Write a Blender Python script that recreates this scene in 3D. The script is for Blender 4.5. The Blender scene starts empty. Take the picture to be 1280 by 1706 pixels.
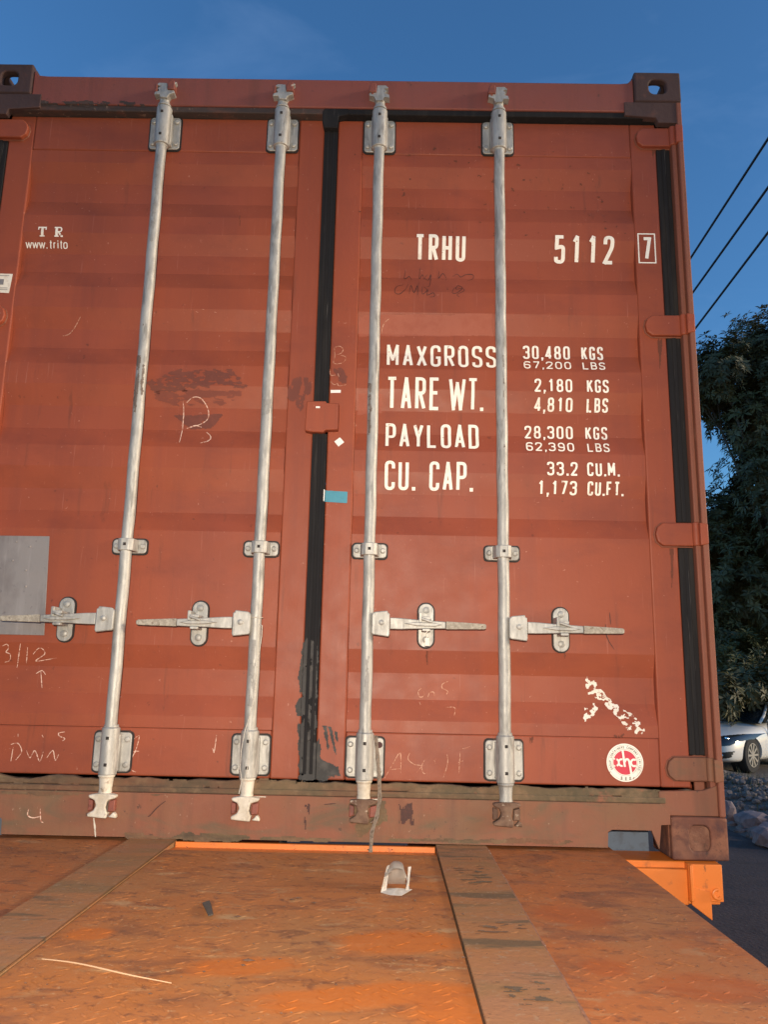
import bpy, bmesh, math, random
from mathutils import Vector, Matrix, noise
from mathutils.bvhtree import BVHTree
R = math.radians
sc = bpy.context.scene
COL = sc.collection

# ------------------------------------------------------------------ camera
CAM = Vector((0.2362, -2.4454, 0.4885)); YAW, PIT, ROL, FPX = 0.0097, 0.2054, 0.0204, 1336.6
PW, PH = 1280.0, 1706.0
_f = Vector((-math.sin(YAW)*math.cos(PIT), math.cos(YAW)*math.cos(PIT), math.sin(PIT)))
_r = Vector((math.cos(YAW), math.sin(YAW), 0)); _u = _r.cross(_f)
RGT = _r*math.cos(ROL) + _u*math.sin(ROL); UPV = _u*math.cos(ROL) - _r*math.sin(ROL); FWD = _f
cd = bpy.data.cameras.new('camera'); cam = bpy.data.objects.new('camera', cd); COL.objects.link(cam)
m = Matrix((RGT, UPV, -FWD)).transposed().to_4x4(); m.translation = CAM; cam.matrix_world = m
cd.sensor_fit = 'HORIZONTAL'; cd.sensor_width = 36; cd.lens = 36*FPX/PW; cd.clip_start = 0.02; cd.clip_end = 3000
sc.camera = cam
def ray(u, v): return FWD + RGT*((u-PW/2)/FPX) - UPV*((v-PH/2)/FPX)
def onY(u, v, y): d = ray(u, v); return CAM + d*((y-CAM.y)/d.y)
def onZ(u, v, z): d = ray(u, v); return CAM + d*((z-CAM.z)/d.z)

# ------------------------------------------------------------------ world, sun, exposure
SUN_EL, SUN_AZ = 5.0, 100.0            # last sun low on the right, past the trees (azimuth from +Y, clockwise)
w = bpy.data.worlds.new('World'); sc.world = w; w.use_nodes = True
nt = w.node_tree; bg = nt.nodes['Background']
sky = nt.nodes.new('ShaderNodeTexSky'); sky.sky_type = 'NISHITA'; sky.sun_disc = False
sky.sun_elevation = R(SUN_EL); sky.sun_rotation = R(SUN_AZ); sky.altitude = 0; sky.air_density = 1.0; sky.dust_density = 0.5; sky.ozone_density = 4.2
tc = nt.nodes.new('ShaderNodeTexCoord'); mp = nt.nodes.new('ShaderNodeMapping'); mp.inputs['Scale'].default_value = (1.6, 1.6, 5)
cn = nt.nodes.new('ShaderNodeTexNoise'); cn.inputs['Scale'].default_value = 2.2; cn.inputs['Detail'].default_value = 7; cn.inputs['Roughness'].default_value = .6; cn.inputs['Distortion'].default_value = .6
cr = nt.nodes.new('ShaderNodeMapRange'); cr.inputs['From Min'].default_value = .52; cr.inputs['From Max'].default_value = .82; cr.inputs['To Max'].default_value = .07
mx = nt.nodes.new('ShaderNodeMix'); mx.data_type = 'RGBA'; mx.inputs['B'].default_value = (1.9, 2.6, 4.0, 1)
nt.links.new(tc.outputs['Generated'], mp.inputs[0]); nt.links.new(mp.outputs[0], cn.inputs['Vector']); nt.links.new(cn.outputs['Fac'], cr.inputs['Value'])
nt.links.new(cr.outputs[0], mx.inputs['Factor']); nt.links.new(sky.outputs[0], mx.inputs['A']); nt.links.new(mx.outputs['Result'], bg.inputs['Color'])
bg.inputs['Strength'].default_value = 0.135
sd = bpy.data.lights.new('sun', 'SUN'); sd.energy = 1.1; sd.angle = R(10); sd.color = (1, .80, .56)
so = bpy.data.objects.new('sun', sd); COL.objects.link(so)
_az, _el = R(SUN_AZ), R(14)
so.rotation_euler = Vector((math.sin(_az)*math.cos(_el), math.cos(_az)*math.cos(_el), math.sin(_el))).to_track_quat('Z', 'Y').to_euler()
vs = sc.view_settings; vs.view_transform = 'Standard'; vs.look = 'None'; vs.gamma = 1; vs.exposure = 1.38; vs.use_curve_mapping = False
LAMP_POS, LAMP_W = Vector((.22, -2.78, .63)), 165.0

# ------------------------------------------------------------------ materials
def mat(name, base, rough=.6, metal=0, layers=(), bump=None, spec=.5, **kw):
    """layers: (scale xyz or float, lo, hi, colour, strength, detail) noise masks over the base"""
    mt = bpy.data.materials.new(name); mt.use_nodes = True; t = mt.node_tree; b = t.nodes['Principled BSDF']
    b.inputs['Roughness'].default_value = rough; b.inputs['Metallic'].default_value = metal; b.inputs['Specular IOR Level'].default_value = spec
    for k, v in kw.items(): b.inputs[k.replace('_', ' ')].default_value = v
    tcn = t.nodes.new('ShaderNodeTexCoord'); cur = None; rgh = None
    for i, L in enumerate(layers):
        scl, lo, hi, colr, st = L[:5]; det = L[5] if len(L) > 5 else 6; dist = L[6] if len(L) > 6 else 0
        if not isinstance(scl, tuple): scl = (scl,)*3
        mpn = t.nodes.new('ShaderNodeMapping'); mpn.inputs['Scale'].default_value = scl; mpn.inputs['Location'].default_value = (i*3.7, i*1.9, i*5.3)
        n = t.nodes.new('ShaderNodeTexNoise'); n.inputs['Scale'].default_value = 1; n.inputs['Detail'].default_value = det; n.inputs['Roughness'].default_value = .62; n.inputs['Distortion'].default_value = dist
        r = t.nodes.new('ShaderNodeMapRange'); r.inputs['From Min'].default_value = lo; r.inputs['From Max'].default_value = hi; r.inputs['To Max'].default_value = st; r.clamp = True
        x = t.nodes.new('ShaderNodeMix'); x.data_type = 'RGBA'
        t.links.new(tcn.outputs['Object'], mpn.inputs[0]); t.links.new(mpn.outputs[0], n.inputs['Vector']); t.links.new(n.outputs['Fac'], r.inputs['Value']); t.links.new(r.outputs[0], x.inputs['Factor'])
        if cur is None: x.inputs['A'].default_value = (*base, 1)
        else: t.links.new(cur, x.inputs['A'])
        x.inputs['B'].default_value = (*colr, 1); cur = x.outputs['Result']
    if cur is None: b.inputs['Base Color'].default_value = (*base, 1)
    else: t.links.new(cur, b.inputs['Base Color'])
    if bump:
        bs, bd, bst = bump; prev = None
        n = t.nodes.new('ShaderNodeTexNoise'); n.inputs['Scale'].default_value = bs; n.inputs['Detail'].default_value = 6
        bn = t.nodes.new('ShaderNodeBump'); bn.inputs['Distance'].default_value = bd; bn.inputs['Strength'].default_value = bst
        t.links.new(tcn.outputs['Object'], n.inputs['Vector']); t.links.new(n.outputs['Fac'], bn.inputs['Height']); t.links.new(bn.outputs[0], b.inputs['Normal'])
        rr = t.nodes.new('ShaderNodeMapRange'); rr.inputs['To Min'].default_value = max(0, rough-.14); rr.inputs['To Max'].default_value = min(1, rough+.14)
        n2 = t.nodes.new('ShaderNodeTexNoise'); n2.inputs['Scale'].default_value = bs*.18; n2.inputs['Detail'].default_value = 5
        t.links.new(tcn.outputs['Object'], n2.inputs['Vector']); t.links.new(n2.outputs['Fac'], rr.inputs['Value']); t.links.new(rr.outputs[0], b.inputs['Roughness'])
    return mt
PAINT = (.26, .060, .027)
M = {}
M['paint'] = mat('red_oxide_paint', PAINT, .52, 0, [
    (1.1, .45, .75, (.225, .056, .038), .7, 4), ((2.2, 2, .9), .5, .72, (.30, .067, .032), .7, 5), ((16, 16, .8), .5, .8, (.20, .05, .03), .65, 5), ((26, 26, 2.2), .62, .72, (.13, .04, .024), .5, 6),
    ((3, 3, 7), .52, .70, (.19, .045, .026), .6, 6), (34, .68, .74, (.11, .032, .02), .7, 4), (75, .70, .75, (.5, .24, .17), .5, 3), ((160, 160, 5), .68, .75, (.42, .17, .12), .3, 2)], (90, .0006, .5), spec=.28)
M['paint_dull'] = mat('chalky_header_paint', (.20, .052, .036), .7, 0, [
    (2.5, .45, .75, (.17, .06, .05), .7, 5), ((18, 18, 1.2), .5, .78, (.12, .04, .028), .6, 5), (30, .64, .72, (.07, .03, .022), .8, 5)], (90, .0008, .5))
M['sill'] = mat('muddy_sill_paint', (.20, .068, .036), .75, 0, [
    (3.5, .42, .7, (.165, .085, .042), .8, 6), ((22, 22, 1.5), .5, .75, (.11, .05, .03), .6, 5), ((5, 5, 14), .52, .68, (.10, .075, .042), .7, 6, .6), (40, .66, .73, (.06, .03, .02), .8, 4), (65, .70, .76, (.42, .28, .2), .5, 3)], (70, .001, .6))
M['mud'] = mat('olive_mud_grime', (.13, .085, .045), .9, 0, [
    ((2.2, 2, 8), .45, .60, (.15, .06, .032), .85, 6, .5),
    (6, .42, .68, (.075, .058, .033), .8, 6), (28, .5, .7, (.2, .12, .065), .7, 5), ((3, 3, 20), .55, .7, (.05, .035, .025), .8, 5), (14, .62, .7, (.26, .09, .05), .7, 5)], (60, .003, .8))
M['rust_dark'] = mat('rusted_casting_steel', (.12, .04, .024), .82, 0, [
    (11, .52, .60, (.22, .085, .045), .8, 6, .5), (7, .54, .64, (.045, .018, .022), .85, 6, .6),
    (8, .42, .68, (.06, .026, .022), .8, 6), (18, .55, .7, (.19, .065, .035), .75, 6), (45, .62, .72, (.035, .02, .018), .8, 5), (25, .68, .74, (.27, .13, .09), .6, 5)], (55, .002, .8))
M['dirtpack'] = mat('packed_rusty_dirt', (.14, .055, .033), .95, 0, [(20, .45, .62, (.22, .10, .06), .8, 6), (40, .55, .68, (.06, .03, .02), .8, 5)], (40, .01, .9))
M['dim_rust_top'] = mat('dim_rusty_casting_steel', (.055, .028, .026), .85, 0, [(9, .45, .7, (.035, .02, .02), .8, 6), (22, .58, .7, (.10, .04, .03), .7, 6)], (55, .002, .8))  # rust and dirt, darkened further for the weaker light up there
M['post'] = mat('rusty_corner_post_paint', (.19, .06, .033), .7, 0, [
    ((12, 12, 1.4), .45, .7, (.17, .055, .028), .8, 6), ((30, 30, 3), .58, .7, (.09, .032, .02), .8, 5), ((40, 40, 8), .68, .75, (.5, .28, .17), .7, 4)], (60, .001, .7))
M['galv'] = mat('galvanised_steel', (.36, .35, .325), .55, .35, [
    ((20, 20, 9), .42, .64, (.26, .25, .23), .9, 6), ((90, 90, 22), .48, .66, (.46, .445, .41), .7, 5), ((45, 45, 9), .56, .66, (.19, .18, .165), .8, 5), ((60, 60, 15), .70, .75, (.14, .07, .045), .8, 4)], (140, .0006, .6))
M['worn_bar'] = mat('bare_corroded_patch', (.13, .10, .085), .85, .1, [(60, .5, .65, (.22, .19, .165), .8, 5)])
M['dull_zinc'] = mat('dulled_zinc', (.27, .26, .245), .7, .3, [(80, .5, .65, (.2, .19, .18), .8, 5)])
M['galv_rust'] = mat('corroded_cam_steel', (.17, .10, .065), .85, .1, [(25, .45, .6, (.09, .045, .028), .8, 6), (50, .6, .68, (.5, .42, .33), .85, 5)], (90, .002, .8))
M['cream'] = mat('chalky_galvanised_end', (.55, .50, .42), .7, .1, [(30, .45, .65, (.40, .34, .26), .8, 6), (45, .63, .7, (.16, .10, .06), .8, 5)], (90, .0015, .8))
M['worn_grip'] = mat('worn_handle_grip', (.28, .245, .20), .8, .2, [(90, .45, .6, (.42, .38, .31), .8, 5), (120, .6, .68, (.12, .08, .05), .8, 4)], (160, .0015, .8))
M['keeper'] = mat('painted_keeper', (.20, .055, .035), .65, 0, [(40, .5, .65, (.10, .035, .025), .7, 5), (60, .68, .72, (.5, .42, .35), .8, 4)], (90, .001, .6))
M['rubber'] = mat('black_door_gasket', (.016, .015, .016), .85, 0, [((40, 40, 3), .52, .72, (.035, .031, .028), .6, 6), ((10, 10, 2), .6, .75, (.06, .045, .035), .3, 6), ((180, 180, 6), .66, .72, (.12, .11, .10), .5, 3)], (70, .001, .6), spec=.15)
M['rubber_rust'] = mat('rusty_top_gasket', (.045, .03, .026), .85, 0, [((14, 14, 30), .5, .66, (.10, .042, .03), .8, 6), ((50, 50, 25), .62, .7, (.24, .16, .12), .6, 4)], (70, .002, .7))
M['tar'] = mat('black_sealant', (.035, .032, .03), .75, 0, [(30, .5, .7, (.09, .08, .07), .6, 5)], (60, .002, .7))
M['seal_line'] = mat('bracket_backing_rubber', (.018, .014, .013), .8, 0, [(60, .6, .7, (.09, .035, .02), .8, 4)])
M['letter'] = mat('cream_white_lettering', (.82, .76, .66), .55, 0, [(30, .55, .75, (.70, .62, .52), .6, 4), (70, .64, .68, PAINT, .85, 5), (14, .6, .7, (.60, .48, .38), .6, 5)])
M['chalk'] = mat('pale_chalk_line', (.52, .28, .19), .9, 0, [(160, .46, .56, PAINT, .85, 4)])
M['chalk_pale'] = mat('bright_chalk_line', (.66, .44, .34), .9, 0, [(160, .49, .58, PAINT, .85, 4)])
M['marker'] = mat('dark_marker_ink', (.045, .012, .008), .7, 0, [(90, .5, .65, (.09, .022, .013), .6, 3)])
M['residue'] = mat('placard_residue', (.135, .034, .02), .75, 0, [(40, .5, .7, (.17, .042, .024), .7, 4)])
M['residue_pale'] = mat('faint_placard_residue', (.165, .038, .021), .75, 0, [(40, .5, .7, (.2, .046, .024), .7, 4)])
M['run'] = mat('brown_rust_run', (.12, .032, .016), .85, 0, [(50, .5, .65, (.17, .045, .022), .7, 5)])
M['lit_slope'] = mat('lit_slope_paint', (.30, .078, .042), .7, 0, [(30, .45, .65, (.27, .06, .029), .7, 5)])  # paler paint tone standing for light caught by down-facing slopes
M['paper'] = mat('torn_white_paper', (.72, .66, .56), .85, 0, [(60, .5, .68, (.55, .46, .36), .7, 4)])
M['white_st'] = mat('white_tape', (.78, .75, .70), .6, 0, [(60, .5, .7, (.68, .63, .55), .6, 4)])
M['teal'] = mat('teal_seal_tape', (.03, .22, .30), .45, 0, [(50, .5, .7, (.02, .17, .24), .6, 4)])
M['crimson'] = mat('crimson_roundel', (.55, .035, .06), .5)
M['ink'] = mat('black_print', (.05, .05, .045), .6)
M['alu'] = mat('dull_aluminium_plate', (.25, .225, .215), .55, .3, [((10, 10, 5), .45, .7, (.15, .125, .12), .8, 5), ((30, 30, 4), .52, .68, (.33, .30, .29), .6, 5), (60, .66, .72, (.14, .12, .12), .8, 4)], (90, .0005, .5))
M['skylit_blue'] = mat('skylit_gap_blue', (.10, .13, .18), .8, 0, [(30, .5, .7, (.06, .06, .07), .7, 5)])  # blue of skylight in the open notch, put into the colour
M['orange'] = mat('orange_chassis_paint', (.62, .16, .022), .5, 0, [(6, .5, .75, (.50, .13, .02), .7, 5), (25, .6, .7, (.30, .09, .025), .7, 5), ((60, 60, 20), .68, .74, (.12, .05, .02), .8, 4)], (70, .0008, .5))
M['deck'] = mat('rusty_chequer_deck', (.36, .112, .030), .6, 0, [
    (2.0, .46, .68, (.32, .135, .048), .9, 6, .4), ((1.6, 2.6, 1), .56, .68, (.36, .12, .028), .7, 6, .8), ((5, 9, 5), .52, .64, (.19, .07, .032), .75, 6, .5), ((11, 22, 5), .56, .64, (.14, .06, .03), .6, 6, .6),
    ((7, 16, 5), .60, .70, (.36, .22, .11), .5, 6, .4), (38, .58, .70, (.14, .055, .028), .75, 6), (90, .62, .70, (.43, .25, .13), .55, 4), (130, .66, .72, (.06, .03, .02), .7, 3)], (110, .0009, .55))
M['deck_c'] = mat('orange_rust_centre_plate', (.36, .128, .036), .6, 0, [
    (2.2, .46, .66, (.32, .145, .052), .9, 6, .4), ((1.9, 3.2, 1), .54, .68, (.40, .135, .028), .7, 6, .9), ((5, 10, 5), .52, .64, (.20, .075, .03), .75, 6, .5), ((11, 24, 5), .56, .64, (.14, .06, .03), .6, 6, .6),
    ((8, 18, 5), .58, .70, (.42, .27, .13), .65, 6, .4), (40, .58, .70, (.13, .05, .025), .75, 6), (90, .62, .70, (.45, .26, .13), .6, 4), (130, .66, .72, (.05, .03, .02), .7, 3)], (110, .0009, .55))
M['deck_s'] = mat('olive_grimed_strip', (.30, .125, .042), .8, 0, [
    ((2, 9, 2), .45, .62, (.19, .112, .044), .8, 6, .3), ((4, 5, 2), .52, .66, (.27, .12, .055), .85, 6, .4), ((2.5, 13, 3), .56, .63, (.10, .066, .032), .85, 6), (60, .58, .7, (.30, .2, .12), .6, 5), (120, .66, .72, (.05, .03, .02), .7, 3)], (90, .0014, .8))
M['weld'] = mat('crusty_weld_line', (.22, .095, .05), .85, 0, [(40, .5, .65, (.09, .04, .025), .8, 5), (70, .6, .68, (.45, .3, .2), .8, 4)], (60, .003, .9))
M['gap'] = mat('dark_seam_steel', (.05, .022, .014), .9)
M['chassis'] = mat('dark_chassis_steel', (.05, .03, .025), .8, 0, [(6, .5, .7, (.09, .04, .02), .7, 5)])
M['dirt'] = mat('dirt_crumb', (.10, .05, .03), .95, 0, [(80, .5, .7, (.18, .10, .06), .7, 4)])
M['straw'] = mat('dry_straw_stalk', (.46, .29, .17), .7, 0, [(60, .5, .7, (.5, .3, .17), .7, 4)])
M['leafdry'] = mat('dead_leaf', (.055, .045, .035), .9, 0, [(60, .5, .7, (.09, .065, .045), .7, 4)])
M['cord'] = mat('pale_cord', (.48, .44, .38), .85, 0, [(150, .5, .65, (.3, .26, .2), .7, 3)])
M['rope'] = mat('frayed_grey_rope', (.22, .17, .13), .9, 0, [(120, .5, .65, (.1, .075, .055), .8, 3)])
M['cuplabel'] = mat('dirty_torn_label', (.40, .36, .32), .7, 0, [(60, .48, .62, (.33, .28, .23), .8, 5)])
M['bloom'] = mat('orange_rust_bloom', (.36, .115, .022), .85, 0, [((14, 30, 10), .45, .65, (.27, .09, .025), .8, 6), (50, .55, .68, (.18, .06, .025), .7, 5), (110, .6, .7, (.5, .25, .1), .5, 4)], (120, .0015, .8))
M['clear'] = mat('scratched_clear_plastic', (.72, .66, .60), .3, 0, Transmission_Weight=.8, IOR=1.12)
M['carpaint'] = mat('white_car_paint', (.80, .78, .73), .28, 0, Coat_Weight=.6)
M['glass'] = mat('dark_car_glass', (.02, .024, .026), .06, 0, spec=.8)
M['black'] = mat('black_trim', (.02, .02, .02), .5)
M['tyre'] = mat('tyre_rubber', (.025, .024, .023), .85)
M['rim'] = mat('alloy_rim', (.55, .54, .52), .3, .8)
M['chrome'] = mat('headlight_chrome', (.8, .8, .8), .12, 1)
M['leaf'] = mat('dark_broad_leaf', (.075, .070, .02), .6, 0, [(1.2, .42, .64, (.15, .125, .035), .8, 4), (4, .5, .66, (.028, .036, .016), .8, 4), (9, .6, .7, (.24, .23, .12), .7, 3)], spec=.6)
M['leaf2'] = mat('yellowish_shrub_leaf', (.08, .085, .03), .45, 0, [(1.6, .42, .64, (.15, .14, .05), .8, 4), (5, .5, .66, (.018, .028, .012), .8, 4)])
M['bark'] = mat('grey_bark', (.14, .115, .09), .9, 0, [((8, 8, 2), .45, .65, (.07, .055, .045), .8, 6)], (30, .01, .8))
M['palebark'] = mat('pale_bark', (.42, .38, .32), .9, 0, [((12, 12, 5), .5, .65, (.16, .13, .1), .8, 6)], (30, .01, .8))
M['road'] = mat('worn_asphalt_road', (.055, .034, .028), .85, 0, [(.6, .42, .68, (.075, .05, .043), .8, 6), (4, .5, .66, (.034, .022, .02), .7, 6), (30, .6, .7, (.10, .075, .065), .6, 5)], (30, .01, .7))
M['ground'] = mat('dusty_ground', (.13, .105, .085), .95, 0, [(.8, .42, .66, (.08, .065, .05), .8, 6), (6, .5, .66, (.18, .15, .125), .7, 6)], (20, .03, .8))
M['stone'] = mat('rubble_stone', (.20, .16, .14), .95, 0, [(5, .45, .65, (.065, .055, .05), .8, 6), (12, .6, .7, (.3, .26, .24), .7, 5)], (25, .02, .9))
M['slab'] = mat('pale_broken_concrete', (.26, .19, .18), .9, 0, [(6, .45, .65, (.13, .095, .09), .85, 6), (18, .6, .7, (.12, .09, .085), .7, 5)], (25, .01, .8))
M['grass'] = mat('dry_weed', (.07, .07, .03), .8, 0, [(6, .5, .65, (.13, .10, .05), .7, 4)])
M['cable'] = mat('black_cable', (.012, .014, .022), .6)

def blotches(m, spots, colr):
    """rust blotches of their own place and outline on the plates: (x, y, rx, ry, turn)"""
    t = m.node_tree; b = t.nodes['Principled BSDF']; src = b.inputs['Base Color'].links[0].from_socket
    co = t.nodes.new('ShaderNodeTexCoord'); ns = t.nodes.new('ShaderNodeTexNoise'); ns.inputs['Scale'].default_value = 5; ns.inputs['Detail'].default_value = 8; ns.inputs['Roughness'].default_value = .7
    mpn = t.nodes.new('ShaderNodeMapping'); mpn.inputs['Scale'].default_value = (1, 2.2, 1); t.links.new(co.outputs['Object'], mpn.inputs[0]); t.links.new(mpn.outputs[0], ns.inputs['Vector'])
    tot = None
    for x, y, rx, ry, a in spots:
        mp_ = t.nodes.new('ShaderNodeMapping'); mp_.vector_type = 'TEXTURE'; mp_.inputs['Location'].default_value = (x, y, 0); mp_.inputs['Rotation'].default_value = (0, 0, R(a)); mp_.inputs['Scale'].default_value = (rx, ry, 5)
        ln = t.nodes.new('ShaderNodeVectorMath'); ln.operation = 'LENGTH'; r = t.nodes.new('ShaderNodeMapRange'); r.inputs['From Min'].default_value = 1.25; r.inputs['From Max'].default_value = .1
        t.links.new(co.outputs['Object'], mp_.inputs[0]); t.links.new(mp_.outputs[0], ln.inputs[0]); t.links.new(ln.outputs['Value'], r.inputs['Value'])
        if tot is None: tot = r.outputs[0]
        else: q = t.nodes.new('ShaderNodeMath'); q.operation = 'MAXIMUM'; t.links.new(tot, q.inputs[0]); t.links.new(r.outputs[0], q.inputs[1]); tot = q.outputs[0]
    ad = t.nodes.new('ShaderNodeMath'); ad.operation = 'ADD'; t.links.new(tot, ad.inputs[0]); t.links.new(ns.outputs['Fac'], ad.inputs[1])
    r = t.nodes.new('ShaderNodeMapRange'); r.inputs['From Min'].default_value = .86; r.inputs['From Max'].default_value = 1.12; r.inputs['To Max'].default_value = .72; t.links.new(ad.outputs[0], r.inputs['Value'])
    x_ = t.nodes.new('ShaderNodeMix'); x_.data_type = 'RGBA'; x_.inputs['B'].default_value = (*colr, 1); t.links.new(r.outputs[0], x_.inputs['Factor']); t.links.new(src, x_.inputs['A']); t.links.new(x_.outputs['Result'], b.inputs['Base Color'])
def spot(px, rx, ry, a): p = onZ(*px, .022); return (p.x, p.y+.6, rx, ry, a)      # deck meshes live in the chassis frame (origin y = -.6)
blotches(M['deck_c'], [spot((660, 1570), .17, .10, 15), spot((600, 1660), .28, .07, 12), spot((770, 1680), .14, .10, 0), spot((400, 1610), .13, .06, 10), spot((150, 1555), .06, .06, 0)], (.46, .12, .014))
blotches(M['deck'], [spot((960, 1525), .10, .13, 30), spot((1010, 1610), .06, .06, 0), spot((1180, 1640), .14, .08, 0), spot((110, 1500), .12, .06, 0)], (.34, .085, .018))

# ------------------------------------------------------------------ helpers
def tag(o, label=None, cat=None, group=None, kind=None):
    if label: o['label'] = label
    if cat: o['category'] = cat
    if group: o['group'] = group
    if kind: o['kind'] = kind
    return o
def empty(name, loc, label, cat, group=None):
    o = bpy.data.objects.new(name, None); COL.objects.link(o); o.location = loc; o.empty_display_size = .1
    return tag(o, label, cat, group)
class MB:
    def __init__(s): s.v = []; s.f = []
    def add(s, vs, fs):
        n = len(s.v); s.v += [tuple(v) for v in vs]; s.f += [tuple(i+n for i in f) for f in fs]; return s
    def box(s, x0, x1, y0, y1, z0, z1):
        return s.add([(x, y, z) for x in (x0, x1) for y in (y0, y1) for z in (z0, z1)],
                     [(0, 1, 3, 2), (4, 6, 7, 5), (0, 4, 5, 1), (2, 3, 7, 6), (0, 2, 6, 4), (1, 5, 7, 3)])
    def tube(s, pts, rad, seg=12, cap=True):
        pts = [Vector(p) for p in pts]; n = len(pts); rad = rad if isinstance(rad, (list, tuple)) else [rad]*n
        base = len(s.v); prev = None
        for i, p in enumerate(pts):
            d = (pts[min(i+1, n-1)]-pts[max(i-1, 0)]).normalized()
            if prev is None: a = d.orthogonal().normalized()
            else: a = (prev - d*prev.dot(d)).normalized()
            prev = a; b = d.cross(a)
            for k in range(seg):
                t = 2*math.pi*k/seg; s.v.append(tuple(p+(a*math.cos(t)+b*math.sin(t))*rad[i]))
        for i in range(n-1):
            for k in range(seg):
                k2 = (k+1) % seg; s.f.append((base+i*seg+k, base+i*seg+k2, base+(i+1)*seg+k2, base+(i+1)*seg+k))
        if cap: s.f.append(tuple(base+k for k in reversed(range(seg)))); s.f.append(tuple(base+(n-1)*seg+k for k in range(seg)))
        return s
    def prism(s, poly, y0, y1):          # poly in (x,z), extruded in y
        n = len(poly); a = [(x, y0, z) for x, z in poly]+[(x, y1, z) for x, z in poly]
        return s.add(a, [tuple(range(n)), tuple(reversed(range(n, 2*n)))]+[(i, i+n, (i+1) % n+n, (i+1) % n) for i in range(n)])
    def build(s, name, m, parent=None, bevel=0, smooth=True, seg=2):
        me = bpy.data.meshes.new(name); me.from_pydata(s.v, [], s.f); me.update()
        bm = bmesh.new(); bm.from_mesh(me); bmesh.ops.recalc_face_normals(bm, faces=bm.faces); bm.to_mesh(me); bm.free()
        ms = m if isinstance(m, (list, tuple)) else [m]
        for q in ms: me.materials.append(q)
        o = bpy.data.objects.new(name, me); COL.objects.link(o)
        if parent is not None: setpar(o, parent)
        if bevel: b = o.modifiers.new('bevel', 'BEVEL'); b.width = bevel; b.segments = seg; b.limit_method = 'ANGLE'; b.angle_limit = R(35)
        if smooth: shade(o)
        return o
def shade(o, ang=35):
    me = o.data
    me.polygons.foreach_set('use_smooth', [True]*len(me.polygons))
    if hasattr(me, 'set_sharp_from_angle'): me.set_sharp_from_angle(angle=R(ang))
def setpar(o, p):                        # keep meshes in their parent's frame: meshes built in world coordinates
    o.parent = p
    off = Vector((0, 0, 0)); q = p
    while q is not None: off += q.location; q = q.parent
    if off.length > 1e-9 and not o.get('local'): o.data.transform(Matrix.Translation(-off))
def rrect(x0, x1, z0, z1, r, seg=5):
    P = []
    for cx, cz, a in ((x1-r, z1-r, 0), (x0+r, z1-r, 90), (x0+r, z0+r, 180), (x1-r, z0+r, 270)):
        for k in range(seg+1): t = R(a+90*k/seg); P.append((cx+r*math.cos(t), cz+r*math.sin(t)))
    return P
def jitter(poly, a, sd=1):
    rn = random.Random(sd); return [(x+rn.uniform(-a, a), z+rn.uniform(-a, a)) for x, z in poly]

# ------------------------------------------------------------------ the door surface profile
YF, YP, DEP = .043, .0455, .021
RECS = [(.368, .578), (.935, 1.14), (1.21, 1.42), (1.49, 1.69), (1.765, 1.965), (2.03, 2.235)]
PROF = [(.333, YP)]
for a, b in RECS: PROF += [(a, YP), (a+.062, YP+DEP), (b-.07, YP+DEP), (b, YP)]
PROF += [(2.281, YP)]
def prof(z):
    for (a, ya), (b, yb) in zip(PROF, PROF[1:]):
        if a <= z <= b: return ya+(yb-ya)*(z-a)/(b-a)
    return YP
def surf(x, z):
    ax = abs(x)
    if z > 2.435: return .008
    if z < .150: return 0.0
    if ax < .021: return .036
    if .112 < ax < 1.047 and .333 < z < 2.281: return prof(z)
    if z < .193: return .028
    return YF
def S(u, v, off=.0015):                  # photo pixel -> point on the container's end
    y = YF
    for _ in range(6): p = onY(u, v, y); y = surf(p.x, p.z)
    p = onY(u, v, y-off); return p
ARC = []
_s = 0; _z = 0.0; _py = surf(.5, 0)
for i in range(5200):
    z = i*.0005; y = prof(z) if .333 < z < 2.281 else YF
    _s += math.hypot(.0005, y-_py) if i else 0; _py = y; ARC.append(_s)
def z2s(z): return ARC[int(z/.0005)]
def s2z(s):
    lo, hi = 0, len(ARC)-1
    while hi-lo > 1:
        md = (lo+hi)//2
        if ARC[md] < s: lo = md
        else: hi = md
    t = (s-ARC[lo])/max(1e-9, ARC[hi]-ARC[lo]); return (lo+t)*.0005
def ribbon2(mb, pts, th, mapf, closed=False, off=0.0):
    """flat stroke of width th along a 2-D polyline, mapped to 3-D"""
    P = [Vector((p[0], p[1])) for p in pts]; Q = []
    rng = len(P) if closed else len(P)-1
    for i in range(rng):
        a, b = P[i], P[(i+1) % len(P)]; n = max(1, int((b-a).length/.006))
        for k in range(n): Q.append(a+(b-a)*k/n)
    if not closed: Q.append(P[-1])
    n = len(Q); L = []
    for i, p in enumerate(Q):
        a = Q[(i-1) % n] if (closed or i) else None; b = Q[(i+1) % n] if (closed or i < n-1) else None
        d1 = (p-a).normalized() if a is not None and (p-a).length > 1e-7 else None; d2 = (b-p).normalized() if b is not None and (b-p).length > 1e-7 else None
        if d1 is None: d1 = d2
        if d2 is None: d2 = d1
        if d1 is None: d1 = d2 = Vector((1, 0))
        n1 = Vector((-d1.y, d1.x)); n2 = Vector((-d2.y, d2.x)); nn = n1+n2
        if nn.length < .3: nn = n1; k = 1
        else: nn.normalize(); k = min(1.8, 1/max(.3, nn.dot(n1)))
        t = th(i/max(1, n-1)) if callable(th) else th
        L.append((p+nn*t*.5*k, p-nn*t*.5*k))
    vs = []; 
    for a, b in L: vs += [mapf(a.x, a.y, off), mapf(b.x, b.y, off)]
    fs = [(2*i, 2*i+1, 2*((i+1) % n)+1, 2*((i+1) % n)) for i in range(n if closed else n-1)]
    mb.add(vs, fs)
def doormap(x, s, off):
    z = s2z(s); return (x, (prof(z) if .112 < abs(x) < 1.047 else YF)-.0013-off, z)

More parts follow.
